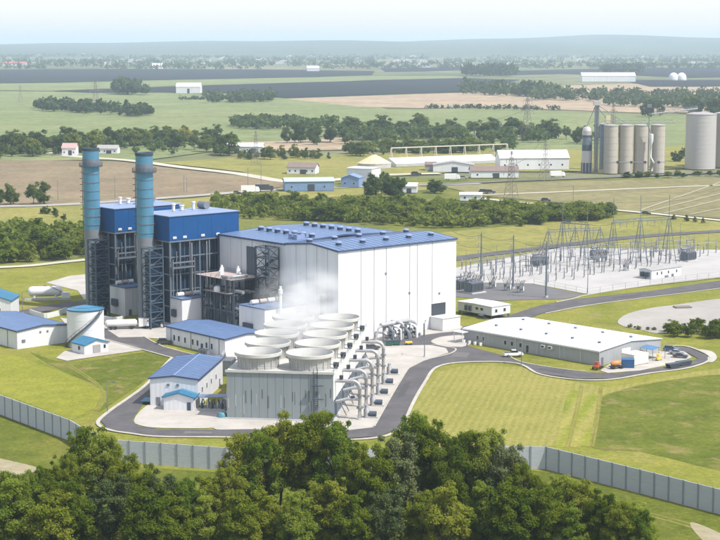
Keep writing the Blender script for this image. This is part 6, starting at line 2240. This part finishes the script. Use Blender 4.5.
grove(6, (672, 694), [(672, 157), (694, 158)], [(672, 163), (694, 165)], (6, 9), DV, 'bush in the yellow field beside the huge bin', 'bushes beside the huge bin', (1.0, 1.4), 35, 'bush')
grove(7, (370, 402), [(368, 194), (402, 195)], [(368, 199), (402, 200)], (10, 17), DV, 'tall dark tree near the white block', 'dark trees near the white block', (.9, 1.2), 36)
grove(3, (428, 446), [(428, 192), (446, 192)], [(428, 194), (446, 194)], (7.5, 9), DV, 'dark round tree beside the white store', 'trees beside the white store', (1.1, 1.4), 37)
grove(11, (664, 726), [(662, 333), (726, 322)], [(662, 336), (726, 340)], (3.2, 6.2), MV, 'young green tree beside the gravel pad', 'young trees beside the gravel pad', (1.0, 1.5), 38)
grove(4, (672, 704), [(672, 219.5), (704, 223)], [(672, 220), (704, 224)], (3.2, 4.2), CV, 'small lone tree on the verge behind the substation', 'small trees on the verge', (1.0, 1.4), 39)
grove(5, (40, 66), [(40, 205), (66, 221)], [(40, 214), (66, 222)], (3, 5), DV, 'dark bush in the rough field', 'bushes in the rough field', (1.2, 1.6), 40, 'bush')
grove(5, (628, 655), [(628, 327), (655, 330)], [(628, 328), (655, 332)], (.7, 1.3), MV, 'low bush at the edge of the gravel pad', 'bushes at the gravel pad', (1.5, 2.4), 41, 'bush')

# --- far woods: each reads as one mass
def far_wood(name, label, spec, seed, m=L_far):
    g_ = np.random.default_rng(seed)
    P, N, S = [], [], []
    for (n, u0, u1, va, vb, h0, h1, nf) in spec:
        for k in range(n):
            f = g_.random()
            u = u0 + (u1 - u0) * f
            v0 = va[0] + (va[1] - va[0]) * f
            v1 = vb[0] + (vb[1] - vb[0]) * f
            # even spread over the ground, not over the rows of the picture
            q = g_.random()
            v = 42 + 1.0 / ((1 - q) / (v0 - 42) + q / (v1 - 42))
            c = G(u, v)
            h = g_.uniform(h0, h1)
            d = unitv(g_, nf)
            d[:, 2] = d[:, 2] * .8 + .2
            w_ = h * g_.uniform(.38, .62)
            P.append(np.array([c.x, c.y, h * .52]) + d * np.array([w_, w_, h * .5]) * g_.uniform(.55, 1.15, nf)[:, None])
            nn = d + unitv(g_, nf) * .9
            N.append(nn / np.linalg.norm(nn, axis=1, keepdims=True))
            S.append(np.full(nf, h * .27) * g_.uniform(.6, 1.4, nf))
    o = link(name, leaf_mesh(name, np.concatenate(P), np.concatenate(N), np.concatenate(S), g_, m))
    return tag(o, label, 'woodland', None, 'stuff')


far_wood('thicket', 'dense light green thicket filling the wood behind the hall', [(420, 214, 460, (202, 208), (217, 230), 2.0, 7.0, 80), (270, 440, 612, (210, 213), (229, 219), 2.0, 7.0, 80)], 45, L_mid)
far_wood('thicket', 'dense green thicket filling the wood left of the stacks', [(150, -25, 94, (231, 234), (266, 258), 2.0, 7.5, 110)], 46, L_mid)
far_wood('thicket', 'dark shrubbery under the tree belts beyond the brown field', [(90, -20, 122, (146, 146), (160, 152), 5, 11, 70), (70, 124, 236, (140, 142), (154, 158.5), 5, 10, 70), (110, 345, 556, (136, 136), (143, 143), 7, 13, 70), (80, 346, 512, (150, 147), (157, 152), 5, 9, 70), (60, 234, 345, (125, 128), (130, 132), 8, 14, 60)], 47, L_dark)
far_wood('far_copse', 'long dark copse in the pale field above the stacks', [(90, 36, 155, (107, 115), (111, 118.5), 6, 18, 60)], 51)
far_wood('far_copse', 'dark copse along the edge of the far dark field', [(60, 208, 273, (101, 99), (103.5, 102.5), 6, 20, 50)], 52)
far_wood('far_copse', 'clump of dark trees beside the far white shed', [(26, 118, 146, (93, 94), (95, 95.5), 14, 30, 50)], 53)
far_wood('far_copse', 'broad dark copse beyond the pink field', [(110, 461, 560, (91, 96), (95.5, 98), 8, 27, 40)], 54)
far_wood('far_copse', 'belt of far trees behind the silos', [(150, 530, 720, (97, 100), (101, 104), 6, 22, 40), (60, 600, 720, (104, 106), (107, 109), 10, 18, 40)], 55)
far_wood('far_copse', 'dark round wood at the end of the far dark field', [(60, 464, 515, (75.0, 75.0), (77, 77), 22, 36, 40), (40, 605, 640, (73, 73), (74.5, 74.5), 20, 34, 40)], 56)
far_wood('far_hedge', 'low hedges between the far fields', [(80, 420, 560, (108, 110), (109, 111.5), 4, 8, 30), (50, 180, 235, (100, 99), (100.6, 99.6), 4, 8, 30), (40, 560, 720, (94, 94), (95, 95), 6, 11, 30), (60, 230, 300, (125, 122), (127, 124), 6, 12, 40)], 57)
rr_ = random.Random(77)
spec = []
for v in (46.2, 46.9, 47.7, 48.6, 49.6, 50.7, 52, 53.4, 55, 56.8, 58.8, 61, 63.4, 66, 68.6):
    u = -40 + rr_.uniform(0, 40)
    while u < 760:
        ln_ = rr_.uniform(40, 190)
        dv = (v - 42) * rr_.uniform(.02, .10)
        tilt = (v - 42) * rr_.uniform(-.06, .06)
        hh = rr_.uniform(9, 15)
        spec.append((int(ln_ * (.75 if v > 56 else .6)), u, u + ln_, (v - dv, v - dv + tilt), (v + dv, v + dv + tilt), hh, hh * 1.7, 22))
        u += ln_ + rr_.uniform(5, 70 if v > 55 else 25)
far_wood('far_woodland', 'hazy woods and hedgerows of the plain below the skyline', spec, 58)
# far town: roofs and white walls too small to tell apart
g_ = np.random.default_rng(70)
mbw = MB()
for k in range(150):
    u = g_.uniform(0, 720)
    v = g_.choice([g_.uniform(52, 58), g_.uniform(58, 68), g_.uniform(47.5, 52)])
    c = G(u, v)
    a_, b_, h_ = g_.uniform(8, 30), g_.uniform(8, 16), g_.uniform(5, 10)
    mbw.box(c.x - a_, c.y - b_, 0, c.x + a_, c.y + b_, h_)
    mbw.prism([(c.x - a_ - .5, h_), (c.x + a_ + .5, h_), (c.x, h_ + a_ * .35)], c.y - b_ - .5, c.y + b_ + .5)
o = mbw.build('far_town', mat('far_town_wall', (.62, .61, .58), .8, 0, .3, .002))
tag(o, 'scattered pale roofs of a far town on the hazy plain', 'town', None, 'stuff')

# ================================================================== STEAM over the far fans
def steam(label, lx, ly, z, rx, ry, rz, dens, seed):
    p = loc_at(CT, CT_AZ, lx, ly)
    mb = MB()
    prof = [(max(.01, math.cos(R(-90 + 15 * k))), math.sin(R(-90 + 15 * k))) for k in range(13)]
    mb.lathe(prof, 20)
    m = bpy.data.materials.new('steam')
    m.use_nodes = True
    nt = m.node_tree
    nt.nodes.remove(nt.nodes['Principled BSDF'])
    pv = nt.nodes.new('ShaderNodeVolumePrincipled')
    pv.inputs['Color'].default_value = (.98, .98, .98, 1)
    pv.inputs['Anisotropy'].default_value = .2
    tc = nt.nodes.new('ShaderNodeTexCoord')
    ln = nt.nodes.new('ShaderNodeVectorMath')
    ln.operation = 'LENGTH'
    nt.links.new(tc.outputs['Object'], ln.inputs[0])
    mr = nt.nodes.new('ShaderNodeMapRange')
    mr.interpolation_type = 'SMOOTHSTEP'
    mr.inputs['From Min'].default_value = 1.0
    mr.inputs['From Max'].default_value = .15
    nt.links.new(ln.outputs['Value'], mr.inputs['Value'])
    no = nt.nodes.new('ShaderNodeTexNoise')
    no.inputs['Scale'].default_value = 2.6
    no.inputs['Detail'].default_value = 4
    no.noise_dimensions = '4D'
    no.inputs['W'].default_value = seed
    nt.links.new(tc.outputs['Object'], no.inputs['Vector'])
    rr = nt.nodes.new('ShaderNodeMapRange')
    rr.inputs['From Min'].default_value = .38
    rr.inputs['From Max'].default_value = .7
    nt.links.new(no.outputs['Fac'], rr.inputs['Value'])
    mu = nt.nodes.new('ShaderNodeMath')
    mu.operation = 'MULTIPLY'
    nt.links.new(mr.outputs[0], mu.inputs[0])
    nt.links.new(rr.outputs[0], mu.inputs[1])
    m2 = nt.nodes.new('ShaderNodeMath')
    m2.operation = 'MULTIPLY'
    m2.inputs[1].default_value = dens
    nt.links.new(mu.outputs[0], m2.inputs[0])
    nt.links.new(m2.outputs[0], pv.inputs['Density'])
    nt.links.new(pv.outputs[0], nt.nodes['Material Output'].inputs['Volume'])
    o = mb.build('steam_plume', m, None, True, (p[0], p[1], z))
    o.scale = (rx, ry, rz)
    o.rotation_euler = (0, 0, R(90 - CT_AZ))
    return tag(o, label, 'steam', None, 'stuff')


steam('thin white steam drifting from the far fans against the hall', 12, 58, CH + 11, 17, 30, 10, .11, 1.0)
steam('faint white steam over the nearer fan stacks', 14, 34, CH + 8, 13, 30, 6, .12, 5.0)

# ================================================================== HAZE
hz = MB().box(-23900, -1400, -1.6, 23900, 43900, 205).build('haze', None or bpy.data.materials.new('haze'))
m = hz.data.materials[0]
m.use_nodes = True
nt = m.node_tree
nt.nodes.remove(nt.nodes['Principled BSDF'])
pv = nt.nodes.new('ShaderNodeVolumePrincipled')
pv.inputs['Color'].default_value = (.68, .83, 1.0, 1)
pv.inputs['Density'].default_value = 7.5e-5
pv.inputs['Anisotropy'].default_value = .1
nt.links.new(pv.outputs[0], nt.nodes['Material Output'].inputs['Volume'])
tag(hz, 'pale blue summer haze over the whole plain', 'haze', None, 'stuff')
